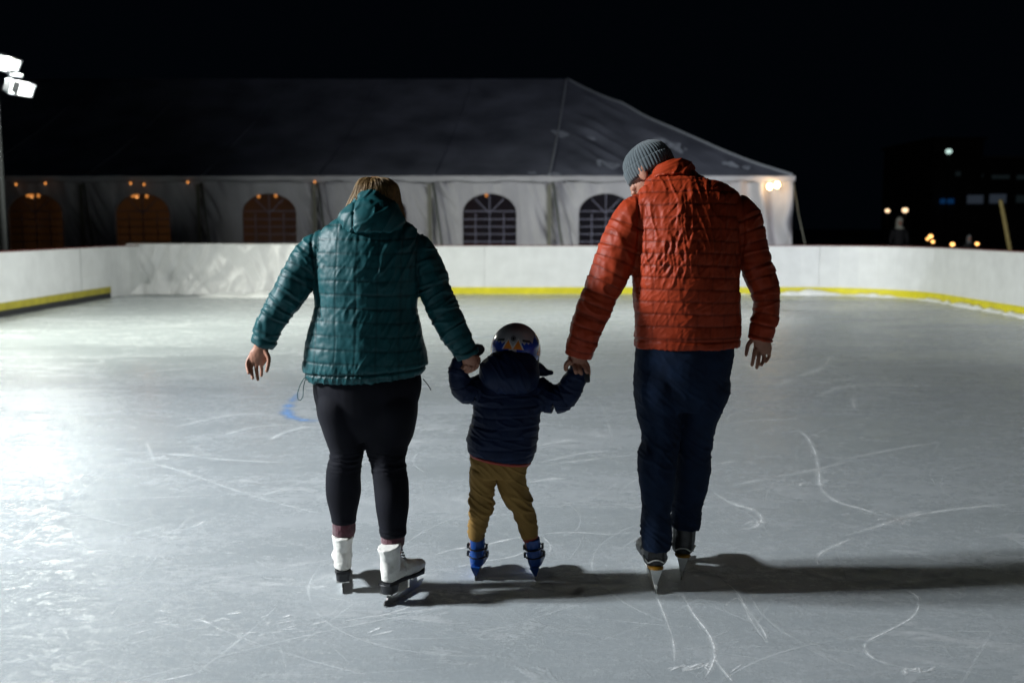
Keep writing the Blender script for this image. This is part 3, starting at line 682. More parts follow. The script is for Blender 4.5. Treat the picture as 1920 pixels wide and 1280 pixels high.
# ================================================================== FLOODLIGHT MASTS
def look(d):
    d = np.asarray(d, float); d /= np.linalg.norm(d); x = np.cross(d, (0, 0, 1)); x /= np.linalg.norm(x); u = np.cross(x, d)
    return np.column_stack([x, d, u])     # local x right, y forward, z up
mast_labels = ['floodlight mast left of the rink level with the skaters', 'floodlight mast beside the middle of the left boards', 'floodlight mast with glaring white lamps behind the far left boards', 'floodlight mast beside the near right boards turned to the tent', 'floodlight mast beside the far right boards turned across the ice']
for M_, lb in zip(MASTS, mast_labels):
    rt = root('floodlight_mast', (M_['x'], M_['y'], 0), lb, 'floodlight mast', 'floodlight masts around the rink')
    x, y, h = M_['x'], M_['y'], M_['h']
    wire([(x, y, -0.02), (x, y, h * 0.5), (x, y, h + 0.5)], 0.075, 14).build('pole', MT['mast'], rt)
    wire([(x, y, 0.0), (x, y, 0.05), (x, y, 0.1)], 0.2, 14).build('base', MT['mast'], rt)
    tgt = np.array(M_['aim'], float)
    if M_['vis']:
        heads = [(P(4, 118, y - 0.25), 0.15, 0.13), (P(28, 122, y - 0.2), 0.09, 0.10), (P(24, 164, y - 0.25), 0.065, 0.11), (P(48, 169, y - 0.3), 0.165, 0.105)]
        wire([(x, y, h + 0.2), P(20, 141, y), P(42, 142, y - 0.1)], 0.03).build('crossarm', MT['housing'], rt)
    else:
        heads = [(np.array([x + .25 * np.sign(-x), y + q, h + z]), 0.2, 0.15) for q, z in ((-0.35, 0.0), (0.35, 0.0), (-0.3, 0.45), (0.3, 0.45))]
        wire([(x, y - 0.55, h + .2), (x, y, h + .2), (x, y + 0.55, h + .2)], 0.03).build('crossarm', MT['housing'], rt)
    for c, hw, hh in heads:
        B = look(tgt - c)
        bx = MB().box((-hw, -0.14, -hh), (hw, -0.012, hh)).box((-hw - .015, -0.012, -hh - .015), (-hw, 0.02, hh + .015)).box((hw, -0.012, -hh - .015), (hw + .015, 0.02, hh + .015)).box((-hw, -0.012, hh), (hw, 0.05, hh + .015)).box((-hw, -0.012, -hh - .015), (hw, 0.02, -hh)).xf(B, c)
        hd = bx.build('lamp_head', MT['housing'], rt, smooth=False)
        MB().box((-hw, -0.01, -hh), (hw, -0.004, hh)).xf(B, c)\
            .build('lens', MT['lens' if M_['vis'] else 'lens_dim'], hd, smooth=False)
        if M_['vis'] :
            gl = MB().box((-hw*0.9, -0.3, -hh*0.9), (hw*0.9, -0.29, hh*0.9))
        l = bpy.data.lights.new('flood', 'AREA'); l.shape = 'RECTANGLE'; l.size = hw * 2; l.size_y = hh * 2; l.energy = M_['watt'] * (hw * hh / 0.03) ** 0.5; l.color = M_['col']
        if 'spread' in M_: l.spread = R(M_['spread'])
        lo = bpy.data.objects.new('flood_light', l); COL.objects.link(lo); lo.parent = rt
        Mx = Matrix(((B[0][0], B[0][2], -B[0][1], 0), (B[1][0], B[1][2], -B[1][1], 0), (B[2][0], B[2][2], -B[2][1], 0), (0, 0, 0, 1))).to_4x4()
        # area lamps shine along local -Z
        Mx = Matrix([[B[0][0], B[0][2], -B[0][1]], [B[1][0], B[1][2], -B[1][1]], [B[2][0], B[2][2], -B[2][1]]]).to_4x4()
        Mx.translation = Vector((c + B[:, 1] * 0.03 - BASE[rt.name]).tolist()); lo.matrix_local = Mx

# ================================================================== SKATES
def place(mb, g, yaw, scale=1.0, roll=0.0, pitch=0.0):
    M = rotz(yaw) @ roty(roll) @ rotx(pitch); return mb.xf(M, g, scale)
def figure_skate(parent, g, yaw, side, roll=0.0):
    """white figure skate: origin under the back end of the blade, y forward"""
    def pl(mb): return place(mb, g, yaw, 1.0, roll)
    b = MB(); 
    b.tube([(0, .052, .095, .035, .040), (0, .050, .13, .036, .042), (0, .055, .17, .036, .043), (0, .052, .205, .040, .048), (0, .048, .232, .044, .052)], px=False, ref=(0, 1, 0))
    b.tube([(0, .022, .112, .028, .026), (0, .06, .115, .036, .032), (0, .12, .118, .037, .042), (0, .17, .108, .043, .034), (0, .225, .098, .041, .027), (0, .262, .095, .030, .021), (0, .275, .094, .015, .012)], px=False, ref=(0, 0, 1))
    b.tube([(0, .075, .20, .020, .02), (0, .095, .165, .022, .02), (0, .12, .14, .022, .02)], px=False, ref=(0, 1, 0))
    def dsp(co, no): return 0.003 * noise3(co * 28) + 0.0025 * np.clip(ridge(co * np.array([30, 30, 60])) - .5, 0, 1)
    pl(b); bt = b.fused('boot', MT['wboot'], parent, 0.0035, 5, dsp)
    s_ = MB().prism([(.004, .090), (.004, .082), (.04, .080), (.085, .078), (.16, .070), (.24, .062), (.272, .066), (.283, .078), (.283, .085), (.24, .074), (.16, .080), (.09, .092)], 0, -.034, .034)
    # taper the sole outline to the foot
    V0 = s_.V[0]; wd = np.interp(V0[:, 1], [0, .03, .09, .13, .2, .25, .284], [.72, 1, .9, .9, 1.22, 1.05, .35]); V0[:, 0] *= wd
    pl(s_); s_.build('sole', MT['bsole'], bt, smooth=False)
    hl = MB().tube([(0, .040, .047, .026, .033), (0, .040, .060, .0275, .035), (0, .041, .074, .030, .038), (0, .041, .0845, .0325, .040)], px=False, sub=3, power=3.0)
    pl(hl); hl.build('heel', MT['bsole'], bt)
    bl = MB().prism([(-.005, .004), (.02, .0), (.12, -.001), (.25, .002), (.275, .010), (.287, .024), (.275, .026), (.20, .024), (.10, .024), (.0, .020)], 0, -.0028, .0028)
    bl.prism([(.018, .022), (.058, .022), (.052, .047), (.030, .047)], 0, -.004, .004); bl.prism([(.175, .022), (.235, .022), (.23, .064), (.18, .068)], 0, -.004, .004)
    bl.box((-.026, .008, .044), (.026, .066, .048)); bl.box((-.03, .165, .061), (.03, .25, .065))
    pl(bl); bl.build('blade', MT['steel'], bt, smooth=False)
    lc = MB()
    for k in range(7):
        t = k / 6; yy = .098 + .01 * t * 0 + (1 - t) * .035; zz = .145 + t * .078
        for sx in (-1, 1): lc.ell((sx * .016, yy + .004, zz), (.005, .008, .005), nu=8, nv=6)
        lc.box((-.016, yy + .002, zz - .002), (.016, yy + .006, zz + .002))
    pl(lc); lc.build('lace', MT['gboot'], bt)
    return bt
def hockey_skate(parent, g, yaw, roll=0.0, sc=1.12):
    def pl(mb): return place(mb, g, yaw, sc, roll)
    b = MB()
    b.tube([(0, .058, .10, .040, .042), (0, .056, .14, .043, .046), (0, .060, .18, .044, .05), (0, .058, .225, .048, .055), (0, .050, .245, .047, .05)], px=False)
    b.tube([(0, .025, .112, .030, .024), (0, .06, .112, .041, .032), (0, .12, .12, .043, .045), (0, .19, .112, .050, .038), (0, .25, .105, .048, .033), (0, .285, .10, .036, .026), (0, .30, .10, .02, .015)], px=False, ref=(0, 0, 1))
    M = rotz(yaw) @ roty(roll)
    def mif(ce):
        l = (ce - np.asarray(g)) @ M / sc; side = np.abs(l[:, 0]) > .030
        return np.where(side & (l[:, 2] > .1), 1, 0)
    def dsp(co, no): return 0.002 * noise3(co * 40)
    pl(b); bt = b.fused('boot', MT['bboot'], parent, 0.004, 5, dsp, mats=[MT['bboot'], MT['gboot']], mif=mif)
    # pale chevron piping round the heel, amber heel insert
    pts = []
    for a in np.linspace(-1.75, 1.75, 29):
        zz = .112 + .016 * abs(math.cos((a + 0.0) * 2.2 - math.pi / 2 * 0)) - 0.004
        pts.append(np.array([.0445 * math.sin(a), .058 - .052 * math.cos(a), zz]))
    ch = wire(pts, 0.0028, 6); pl(ch); ch.build('piping', MT['holder'], bt)
    pts = [np.array([.049 * math.sin(a), .052 - .054 * math.cos(a), .232 - 0.012 * math.cos(a)]) for a in np.linspace(-1.5, 1.5, 19)]
    ch = wire(pts, 0.003, 6); pl(ch); ch.build('piping', MT['gboot'], bt)
    am = MB().ell((0, .040, .088), (.030, .036, .012)); pl(am); am.build('heel_insert', MT['yellow'], bt)
    rings = []
    for y0, y1, z, hw in ((.005, .095, .086, .020), (.010, .085, .06, .013), (.015, .07, .035, .007), (.018, .06, .022, .004)):
        rings.append(np.array([(-hw, y0, z), (hw, y0, z), (hw, y1, z), (-hw, y1, z)]))
    h_ = MB().rings(rings); rings = []
    for y0, y1, z, hw in ((.175, .27, .082, .022), (.18, .26, .06, .014), (.195, .25, .035, .007), (.2, .245, .022, .004)):
        rings.append(np.array([(-hw, y0, z), (hw, y0, z), (hw, y1, z), (-hw, y1, z)]))
    h_.rings(rings); h_.box((-.004, .0, .018), (.004, .285, .03)); pl(h_); h_.build('blade_holder', MT['holder'], bt, smooth=False)
    bl = MB().prism([(-.008, .018), (-.004, .004), (.02, .0), (.26, .0), (.288, .008), (.295, .02)], 0, -.0018, .0018); pl(bl); bl.build('blade', MT['steel'], bt, smooth=False)
    return bt
def child_skate(parent, g, yaw, roll=0.0):
    def pl(mb): return place(mb, g, yaw, .94, roll)
    b = MB()
    b.tube([(0, .045, .06, .028, .030), (0, .045, .09, .033, .036), (0, .048, .125, .033, .038), (0, .042, .165, .033, .038), (0, .040, .188, .035, .038)], px=False)
    b.tube([(0, .02, .075, .024, .022), (0, .06, .075, .034, .028), (0, .11, .080, .037, .036), (0, .16, .075, .038, .030), (0, .20, .070, .028, .022), (0, .215, .07, .014, .012)], px=False, ref=(0, 0, 1))
    pl(b); bt = b.fused('boot', MT['blue'], parent, 0.0035, 4, lambda c, n: 0.0015 * noise3(c * 50))
    rings = []
    for y0, y1, z, hw in ((.0, .20, .062, .021), (.004, .19, .045, .014), (.01, .18, .028, .007), (.015, .175, .018, .004)):
        rings.append(np.array([(-hw, y0, z), (hw, y0, z), (hw, y1, z), (-hw, y1, z)]))
    h_ = MB().rings(rings); pl(h_); h_.build('blade_holder', MT['blue'], bt, smooth=False)
    bl = MB().prism([(.0, .02), (.004, .003), (.02, 0), (.17, 0), (.19, .008), (.2, .022)], 0, -.0015, .0015); pl(bl); bl.build('blade', MT['steel'], bt, smooth=False)
    for zz, yy, hw in ((.148, .042, .040), (.108, .055, .042)):
        th = np.linspace(0, 2 * math.pi, 26)
        pts = [np.array([hw * math.sin(t), yy - hw * 1.08 * math.cos(t) * -1, zz + .008 * math.cos(t)]) for t in th]
        s_ = wire(pts, 0.0035, 6); pl(s_); s_.build('strap', MT['bsole'], bt)
        k = MB().box((hw - .002, yy - .012, zz - .009), (hw + .006, yy + .016, zz + .010)); pl(k); k.build('buckle', MT['bsole'], bt, smooth=False)
        k = MB().box((-hw - .006, yy - .010, zz - .010), (-hw + .002, yy + .01, zz + .010)); pl(k); k.build('rivet', MT['bsole'], bt, smooth=False)
    return bt

# ================================================================== HEADS AND HANDS
def head_shapes(mb, c, B, s=1.0):
    """c: centre of the skull; B: columns right, forward (face), up"""
    def E(p, r): mb.ell(np.asarray(c) + B @ (np.array(p) * s), np.array(r) * s, B)
    E((0, -.008, .02), (.075, .092, .085)); E((0, .028, -.035), (.062, .060, .070)); E((0, .055, -.085), (.036, .030, .026))
    E((0, .040, -.060), (.052, .045, .040))
    E((0, .094, -.022), (.011, .016, .022)); E((0, .102, -.036), (.014, .014, .010)); E((0, .082, .012), (.045, .016, .012))
    E((.036, .066, -.030), (.022, .020, .018)); E((-.036, .066, -.030), (.022, .020, .018))
    E((0, .086, -.060), (.021, .010, .0055)); E((0, .085, -.069), (.018, .010, .006))
    for sx in (-1, 1):
        E((sx * .078, -.008, -.012), (.010, .020, .031)); E((sx * .083, -.014, .003), (.006, .014, .014))
def eyes(parent, c, B, s=1.0):
    for sx in (-1, 1):
        m_ = MB().ell(np.asarray(c) + B @ (np.array((sx * .031, .072, -.004)) * s), np.array((.0125, .0125, .011)) * s, B); m_.build('eye', MT['eye'], parent)
def finger(mb, pts, r0, r1, Ys=None):
    """pts (px, py, Y)"""
    n = len(pts); q = []
    for i, p in enumerate(pts):
        c = P(*p); q.append((c[0], c[1], c[2], r0 + (r1 - r0) * i / (n - 1)))
    mb.tube(q, n=12, px=False, sub=4); e = P(*pts[-1]); mb.ell(e, (r1, r1, r1), nu=10, nv=8)

# quilted / creased clothing --------------------------------------------------
def polyline_d(co, pts, rad):
    """normalised distance to a limb's axis and the length along it"""
    best = np.full(len(co), 1e9); sl = np.zeros(len(co)); acc = 0.0
    for a, b, ra, rb in zip(pts[:-1], pts[1:], rad[:-1], rad[1:]):
        ab = b - a; L_ = np.linalg.norm(ab); t = np.clip(((co - a) @ ab) / (L_ * L_), 0, 1); d = np.linalg.norm(co - (a + t[:, None] * ab), axis=1) / (ra + (rb - ra) * t)
        k = d < best; best[k] = d[k]; sl[k] = (acc + t * L_)[k]; acc += L_
    return best, sl
def limb(secs): return [P(q[0], q[1], q[2]) for q in secs], [q[3] * PX(q[2], q[1]) for q in secs]

# ================================================================== WOMAN
wo = root('person', tuple(G(690, 1115)), 'person in a teal quilted jacket, black leggings and white figure skates', 'person', 'skaters holding hands')
WL = [(624, 452, 3.95, 24, .07), (598, 466, 3.94, 31, .08), (570, 500, 3.92, 32, .078), (549, 541, 3.90, 32, .072), (524, 577, 3.89, 28.5, .064), (505, 612, 3.88, 25.5, .058), (491.5, 648, 3.88, 23, .052)]
WR = [(760, 452, 3.95, 24, .07), (786, 472, 3.95, 30, .08), (805, 512, 3.94, 31, .078), (816, 548, 3.93, 30.5, .07), (843, 606, 3.92, 29, .062), (864, 643, 3.92, 24.5, .055), (878, 668, 3.92, 22, .048)]
WT = [(700, 408, 3.95, 44, .07), (698, 420, 3.95, 66, .09), (695, 430, 3.94, 84, .11), (693, 446, 3.93, 98, .125), (691, 480, 3.92, 102, .140), (689, 520, 3.92, 100, .150), (687, 555, 3.92, 98, .152),
      (686, 585, 3.92, 98, .155), (684.5, 620, 3.92, 106, .162, .02), (685, 661, 3.92, 114.5, .170, .03), (685, 684, 3.92, 117.5, .172, .045), (685.5, 698, 3.92, 112, .168, .05), (685.5, 707, 3.92, 108, .160, .055)]
jk = MB().tube(WT, n=48, flat=True).tube(WL).tube(WR)
wl, wlr = limb(WL); wr, wrr = limb(WR)
def wrinkle(co, ang, across, along, seed):
    c, s = math.cos(ang), math.sin(ang)
    q = np.column_stack([(co[:, 0] * c + co[:, 2] * s) / across, (-co[:, 0] * s + co[:, 2] * c) / along, co[:, 1] * 6 + seed])
    q[:, 0] += 0.5 * noise3(co * 7 + seed)
    return q
def groove(s, L_, w_): d = np.abs((s / L_ + 0.5) % 1 - 0.5) * L_; return np.exp(-(d / w_) ** 2), np.sqrt(np.clip(np.sin(math.pi * ((s / L_) % 1)), 0, 1))
def w_disp(co, no):
    dl, sl = polyline_d(co, wl, wlr); dr, sr = polyline_d(co, wr, wrr)
    inT = np.minimum(dl, dr) > 1.28; arm = ~inT & ((co[:, 0] < wl[0][0] + .02) | (co[:, 0] > wr[0][0] - .02)); arm &= (np.minimum(sl, 9) > .02) | (np.minimum(sr, 9) > .02)
    z = co[:, 2] + 0.012 * noise3(co * 3); d = np.zeros(len(co))
    g, p = groove(z + 0.010, .0535, .0045); cx = P(686, 500, 3.92)[0]
    g2, p2 = groove(co[:, 0] - cx + 0.02 - 0.05 * (co[:, 2] - 1.1) * 0.6 + .006 * noise3(co * 5), .082, .004)
    tors = (~arm).astype(float); back = sstep(0.1, -.3, no[:, 1])
    am = .75 + .9 * noise3(co * 8 + 1); pk = noise3(np.column_stack([co[:, 0] * 70, co[:, 2] * 16, co[:, 1] * 20])) * .0022 * np.exp(-(np.abs(((z + .01) / .0535 + .5) % 1 - .5) * .0535 / .014) ** 2)
    d += tors * (-.0016 * g * am + .0003 * p * am + pk * .8) + tors * (-.0013 * g2 * (.4 + am * .6))
    s = np.where(dl < dr, sl, sr); ga, pa = groove(s + 0.006 * noise3(co * 9), .056, .0045)
    d += arm * am * (-.0014 * ga + .0004 * pa) + arm * noise3(co * np.array([38, 38, 16])) * .0022
    d += arm * (np.clip(ridge(np.column_stack([s * 26, co[:, 0] * 9, co[:, 2] * 5])) - .45, 0, 1) * .008)
    wk = np.clip(ridge(wrinkle(co, -0.48, .028, .12, 2.0)) - .3, 0, 1) * sstep(-.35, .35, noise3(co * 6 + 3))
    hi = sstep(1.02, 1.25, co[:, 2]) ; lo = sstep(.98, .88, co[:, 2])
    d += tors * back * wk * (.0085 * (0.45 + 0.55 * hi) + 0.003 * lo)
    d += tors * np.clip(ridge(wrinkle(co, -0.15, .018, .10, 8.0)) - .5, 0, 1) * .006 * lo
    d += .0035 * noise3(co * 14) + .0013 * noise3(co * 45)
    hz = P(685, 692, 3.92)[2] + .05 * (co[:, 0] - cx) * 1.0
    hem = np.exp(-((co[:, 2] - hz) / .005) ** 2); d -= tors * hem * .008
    cuff = np.exp(-((s - (sum(np.linalg.norm(np.diff(np.array(wl), axis=0), axis=1)) - .035)) / .005) ** 2); d -= arm * cuff * .006
    ah = np.exp(-((np.where(dl < dr, co[:, 0] - P(598, 440, 3.95)[0] - .12 * (1.3 - co[:, 2]), co[:, 0] - P(786, 440, 3.95)[0])) / .006) ** 2) * (co[:, 2] > 1.13)
    d -= ah * .006
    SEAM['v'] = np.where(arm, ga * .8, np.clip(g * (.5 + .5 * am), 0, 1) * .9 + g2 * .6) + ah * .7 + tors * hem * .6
    return d
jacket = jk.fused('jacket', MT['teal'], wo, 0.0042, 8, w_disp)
HD = [(699, 432, 3.90, 54, .115), (698, 424, 3.90, 64, .118), (698, 413, 3.91, 63, .112), (701, 400, 3.93, 53, .098), (702, 386, 3.94, 45, .085), (701, 376, 3.945, 37, .075), (700, 371, 3.95, 30, .065)]
def hood_d(co, no):
    x = co[:, 0] - P(671, 400, 3.93)[0]; return -.006 * np.exp(-(x / .004) ** 2) + .007 * np.clip(ridge(wrinkle(co, -.7, .03, .12, 5)) - .4, 0, 1) + .004 * noise3(co * 16)
MB().tube(HD, n=40, flat=True).fused('hood', MT['teal'], wo, 0.0045, 5, hood_d)
# leggings
hips = [(690, 690, 3.93, 96, .150), (689, 715, 3.93, 102, .158), (688, 745, 3.93, 99, .150), (687, 775, 3.93, 88, .135), (686, 800, 3.93, 74, .11), (685, 822, 3.93, 40, .075)]
LL = [(648, 700, 3.93, 36, .08), (640, 750, 3.93, 47, .14), (647, 796, 3.93, 43.5, .125), (650, 830, 3.93, 36, .10), (649.5, 858, 3.93, 30, .072), (644, 890, 3.94, 32.5, .072), (644, 922, 3.95, 33, .07), (644, 954, 3.95, 27, .058), (645, 980, 3.95, 21.5, .046)]
RL = [(726, 700, 3.93, 36, .08), (736, 750, 3.93, 47, .14), (731, 796, 3.93, 48, .128), (725.5, 830, 3.92, 42, .105), (727.5, 868, 3.90, 32.5, .075), (733, 905, 3.88, 33, .072), (735, 940, 3.86, 32, .07), (736, 970, 3.85, 28, .06), (737, 1004, 3.85, 23.5, .048)]
lg = MB().tube(hips, n=40, flat=True).tube(LL).tube(RL)
zk = P(650, 862, 3.93)[2]
def l_disp(co, no): return .0022 * noise3(co * 12) + .009 * np.exp(-((co[:, 2] - zk) / .05) ** 2) * np.clip(ridge(co * np.array([6, 6, 55])) - .4, 0, 1) + .004 * np.exp(-((co[:, 2] - .27) / .03) ** 2) * ridge(co * np.array([6, 6, 70]))
lg.fused('leggings', MT['legging'], wo, 0.0052, 14, l_disp)
for secs in ([(645, 968, 3.95, 21, .044), (644.5, 990, 3.95, 21.5, .046), (644, 1003, 3.955, 19.5, .042), (643, 1014, 3.96, 13, .03)], [(736.5, 990, 3.85, 22, .045), (736.5, 1012, 3.85, 22, .046), (735, 1026, 3.855, 19, .042), (734, 1036, 3.86, 13, .03)]):
    MB().tube(secs).fused('sock', MT['sock'], wo, 0.004, 3, lambda c, n: .0025 * noise3(c * 60) + .001 * np.sin(c[:, 0] * 900))
gl = G(643.5, 1113); gr = G(721, 1137)
figure_skate(wo, gl, R(11), -1, R(1)).name = 'skate'
figure_skate(wo, gr, R(-27), 1, R(-2)).name = 'skate'
# body under the clothes with head and hands
bd = MB()
bd.tube([(699, 395, 3.97, 24, .055), (697, 425, 3.96, 28, .06), (693, 450, 3.94, 72, .09), (690, 520, 3.92, 82, .11), (687, 600, 3.92, 84, .12), (687, 690, 3.93, 88, .13), (687, 735, 3.93, 84, .125)], n=32)
for S in (WL, WR): bd.tube([(q[0], q[1], q[2], q[3] * .62, (q[4] or .06) * .62) for q in S])
for S in (LL, RL): bd.tube([(q[0], q[1], q[2], q[3] * .80, q[4] * .8) for q in S] + [(S[-1][0], S[-1][1] + 40, S[-1][2], 14, .032)])
cW = P(704, 382, 3.99); BW = rotz(R(3)) @ rotx(R(-28))
head_shapes(bd, cW, BW, 1.0)
# left hand (relaxed, palm toward us)
bd.tube([(492, 640, 3.88, 13, .022), (489, 654, 3.88, 14.5, .020), (485, 667, 3.88, 18, .018), (479, 680, 3.88, 16, .014)], n=20)
finger(bd, [(469, 668, 3.88), (463, 682, 3.87), (466, 699, 3.85)], .0082, .0060)
finger(bd, [(475, 674, 3.88), (471, 690, 3.87), (474, 709, 3.85)], .0082, .0062)
finger(bd, [(481, 677, 3.88), (481, 694, 3.87), (483.5, 711, 3.86)], .0084, .0064)
finger(bd, [(487, 675, 3.89), (490.5, 690, 3.91), (490, 704, 3.92)], .0082, .0062)
finger(bd, [(496, 656, 3.87), (504, 672, 3.86), (500.5, 695, 3.85)], .0105, .0072)
# right hand closing round the child's mitten
bd.tube([(876, 662, 3.93, 13, .024), (880, 673, 3.93, 14.5, .022), (881, 684, 3.94, 13, .02)], n=20)
finger(bd, [(876, 684, 3.92), (869, 691, 3.93), (866, 682, 3.96)], .009, .0075)
finger(bd, [(883, 686, 3.92), (877, 696, 3.93), (869, 693, 3.97)], .009, .0075)
finger(bd, [(889, 682, 3.93), (886, 693, 3.93), (876, 697, 3.97)], .009, .0075)
finger(bd, [(893, 676, 3.94), (895, 686, 3.95), (888, 693, 3.98)], .0085, .0075)
finger(bd, [(888, 668, 3.94), (897, 672, 3.96), (897, 680, 4.0)], .0105, .0085)
bd.fused('body', MT['skin'], wo, 0.0030, 2, lambda c, n: .0006 * noise3(c * 90))
eyes(wo, cW, BW)
# hair
HR = [(703, 334, 3.98, 14, .03), (704, 338, 3.98, 27, .06), (706, 348, 3.985, 38, .09), (706, 362, 3.99, 43, .105), (703, 378, 3.99, 48, .112), (702, 393, 3.99, 53, .11), (703, 408, 3.99, 55, .10), (705, 424, 4.0, 54, .09)]
def hair_d(co, no):
    an = np.arctan2(co[:, 1] - cW[1], co[:, 0] - cW[0]); return .0035 * noise3(np.column_stack([an * 14, co[:, 2] * 5, an * 0])) + .0012 * noise3(np.column_stack([an * 45, co[:, 2] * 8, an * 0])) + .004 * noise3(co * 9)
MB().tube(HR, n=40, flat=True).fused('hair', MT['hair'], wo, 0.004, 3, hair_d)
# loose strands over the hair
st = MB(); HRp = [(P(q[0], q[1], q[2]), q[3] * PX(q[2], q[1]), q[4]) for q in HR]
for i in range(420):
    a = random.uniform(0, 2 * math.pi); j = random.gauss(0, .05); pts = [HRp[0][0] + np.array([0, 0, .004])]; top = random.random() ** 2 * .8
    n_ = random.choice((6, 7, 8, 8)); off = random.uniform(0.0, .0035)
    for k in range(1, n_):
        c, rx, ry = HRp[k]; aa = a + j * k; pts.append(c + np.array([math.cos(aa) * (rx + off), math.sin(aa) * (ry + off), random.gauss(0, .002)]))
    pts[0] = HRp[0][0] + np.array([math.cos(a) * .02, math.sin(a) * .03, .003])
    if n_ == 8 and random.random() < .3: pts.append(pts[-1] + np.array([math.cos(a) * .006, math.sin(a) * .006, -random.uniform(.01, .03)]))
    sp_ = smooth_poly(pts, 4); V_, F_ = wire(sp_, .0011, 4).get(); st.add(V_, F_)
st.build('hair_strands', MT['hair'], wo)
# drawcords of the hem
pts = [P(575, 704, 3.86), P(566, 715, 3.85), P(559, 733, 3.85), P(558, 746, 3.85), P(563, 750, 3.85), P(568, 742, 3.85), P(569, 726, 3.85), P(574, 706, 3.86)]
sp = smooth_poly(pts, 6); wire(sp, 0.0017, 6).build('drawcord', MT['cord'], wo)
wire([P(793, 710, 3.83), P(800, 718, 3.83), P(806, 727, 3.83), P(808, 731, 3.83)], 0.0022, 6).build('drawcord', MT['bsole'], wo)

# ================================================================== MAN
mn = root('person', tuple(G(1250, 1105)), 'person in a rust orange quilted jacket, grey beanie and dark jeans, looking down', 'person', 'skaters holding hands')
ML = [(1205, 392, 4.0, 33, .08), (1186, 412, 3.99, 38, .09), (1170, 450, 3.98, 40, .088), (1149, 500, 3.97, 37.5, .08), (1128, 545, 3.97, 34, .072), (1108, 593, 3.97, 31.5, .066), (1092, 636, 3.98, 28.5, .06), (1083, 667, 3.99, 24.5, .052)]
MR = [(1356, 392, 4.0, 28, .08), (1386, 404, 4.0, 35, .09), (1400, 440, 3.99, 34, .09), (1411, 478, 3.98, 31, .082), (1424, 512, 3.97, 29, .074), (1435, 548, 3.96, 26, .066), (1437, 583, 3.95, 24, .06), (1431, 612, 3.95, 23.5, .056), (1425, 637, 3.95, 22.5, .05)]
MTs = [(1262, 322, 4.06, 36, .07), (1268, 340, 4.05, 58, .085), (1279, 354, 4.04, 74, .105), (1285, 372, 4.02, 102, .125), (1286, 400, 4.0, 106, .145), (1286, 450, 3.98, 103, .155), (1286, 500, 3.97, 100.5, .158), (1287, 560, 3.97, 100.5, .156), (1288.5, 605, 3.98, 99.5, .152), (1288, 640, 3.98, 99.5, .150), (1288, 650, 3.98, 98.5, .148)]
ml, mlr = limb(ML); mr, mrr = limb(MR)
def m_disp(co, no):
    dl, sl = polyline_d(co, ml, mlr); dr, sr = polyline_d(co, mr, mrr); arm = (np.minimum(dl, dr) < 1.28) & ((co[:, 0] < ml[0][0] + .0) | (co[:, 0] > mr[0][0])) & (np.where(dl < dr, sl, sr) > .02)
    tors = (~arm).astype(float); back = sstep(0.1, -.3, no[:, 1]); d = np.zeros(len(co)); cx = P(1287, 500, 3.98)[0]
    z = co[:, 2] + .012 * noise3(co * 2.5) + .02 * (co[:, 0] - cx) ** 2
    g, p = groove(z, .0475, .0042); row = np.floor(z / .0475)
    g2, _ = groove(co[:, 0] + (row % 2) * .055, .11, .0035)
    am = .75 + .9 * noise3(co * 8 + 1); pk = noise3(np.column_stack([co[:, 0] * 75, co[:, 2] * 16, co[:, 1] * 20])) * .0022 * np.exp(-(np.abs((z / .0475 + .5) % 1 - .5) * .0475 / .013) ** 2)
    d += tors * (-.0021 * g * am + .0006 * p * am - .0010 * g2 * am + pk * .8)
    s = np.where(dl < dr, sl, sr); ga, pa = groove(s + .005 * noise3(co * 9), .0475, .0042); d += arm * am * (-.0025 * ga + .0007 * pa) + arm * noise3(co * np.array([40, 40, 18])) * .0022
    d += arm * np.clip(ridge(np.column_stack([s * 20, co[:, 0] * 10, co[:, 2] * 6])) - .45, 0, 1) * .0065
    hi = sstep(1.16, 1.32, co[:, 2]); lft = sstep(.12, -.10, co[:, 0] - cx)
    d += tors * back * np.clip(ridge(wrinkle(co, -0.45 , .030, .085, 4.0)) - .3, 0, 1) * sstep(-.4, .3, noise3(co * 7 + 5)) * .0075 * hi * (.35 + .65 * lft)
    d += tors * back * np.clip(ridge(wrinkle(co, .1, .03, .16, 14.0)) - .45, 0, 1) * .007 * sstep(1.22, 1.36, co[:, 2])
    d += tors * np.clip(ridge(wrinkle(co, -.7, .02, .07, 11.0)) - .5, 0, 1) * .003
    d += .0045 * noise3(co * 11) + .0010 * noise3(co * 42)
    d -= np.exp(-((np.where(dl < dr, co[:, 0] - P(1192, 440, 4)[0], co[:, 0] - P(1384, 440, 4)[0])) / .006) ** 2) * (co[:, 2] > 1.22) * .007
    d -= tors * np.exp(-((co[:, 2] - P(1288, 634, 3.98)[2]) / .004) ** 2) * .006
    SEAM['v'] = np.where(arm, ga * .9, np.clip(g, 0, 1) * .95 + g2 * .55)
    return d
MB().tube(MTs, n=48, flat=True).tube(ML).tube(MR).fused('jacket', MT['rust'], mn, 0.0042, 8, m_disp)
CO_ = [(1262, 345, 4.05, 50, .10), (1262, 334, 4.06, 43, .088), (1263, 324, 4.07, 39, .08), (1267, 314, 4.08, 33, .072), (1270, 308, 4.085, 25, .06)]
MB().tube(CO_, n=40, flat=True).fused('collar', MT['rust'], mn, 0.0045, 4, lambda c, n: .008 * np.clip(ridge(wrinkle(c, -.9, .03, .12, 3)) - .4, 0, 1) + .004 * noise3(c * 18))
jh = [(1284, 636, 3.98, 90, .140), (1283, 665, 3.98, 92.5, .145), (1279, 700, 3.98, 90, .14), (1275, 735, 3.98, 84, .125), (1272, 765, 3.98, 60, .10)]
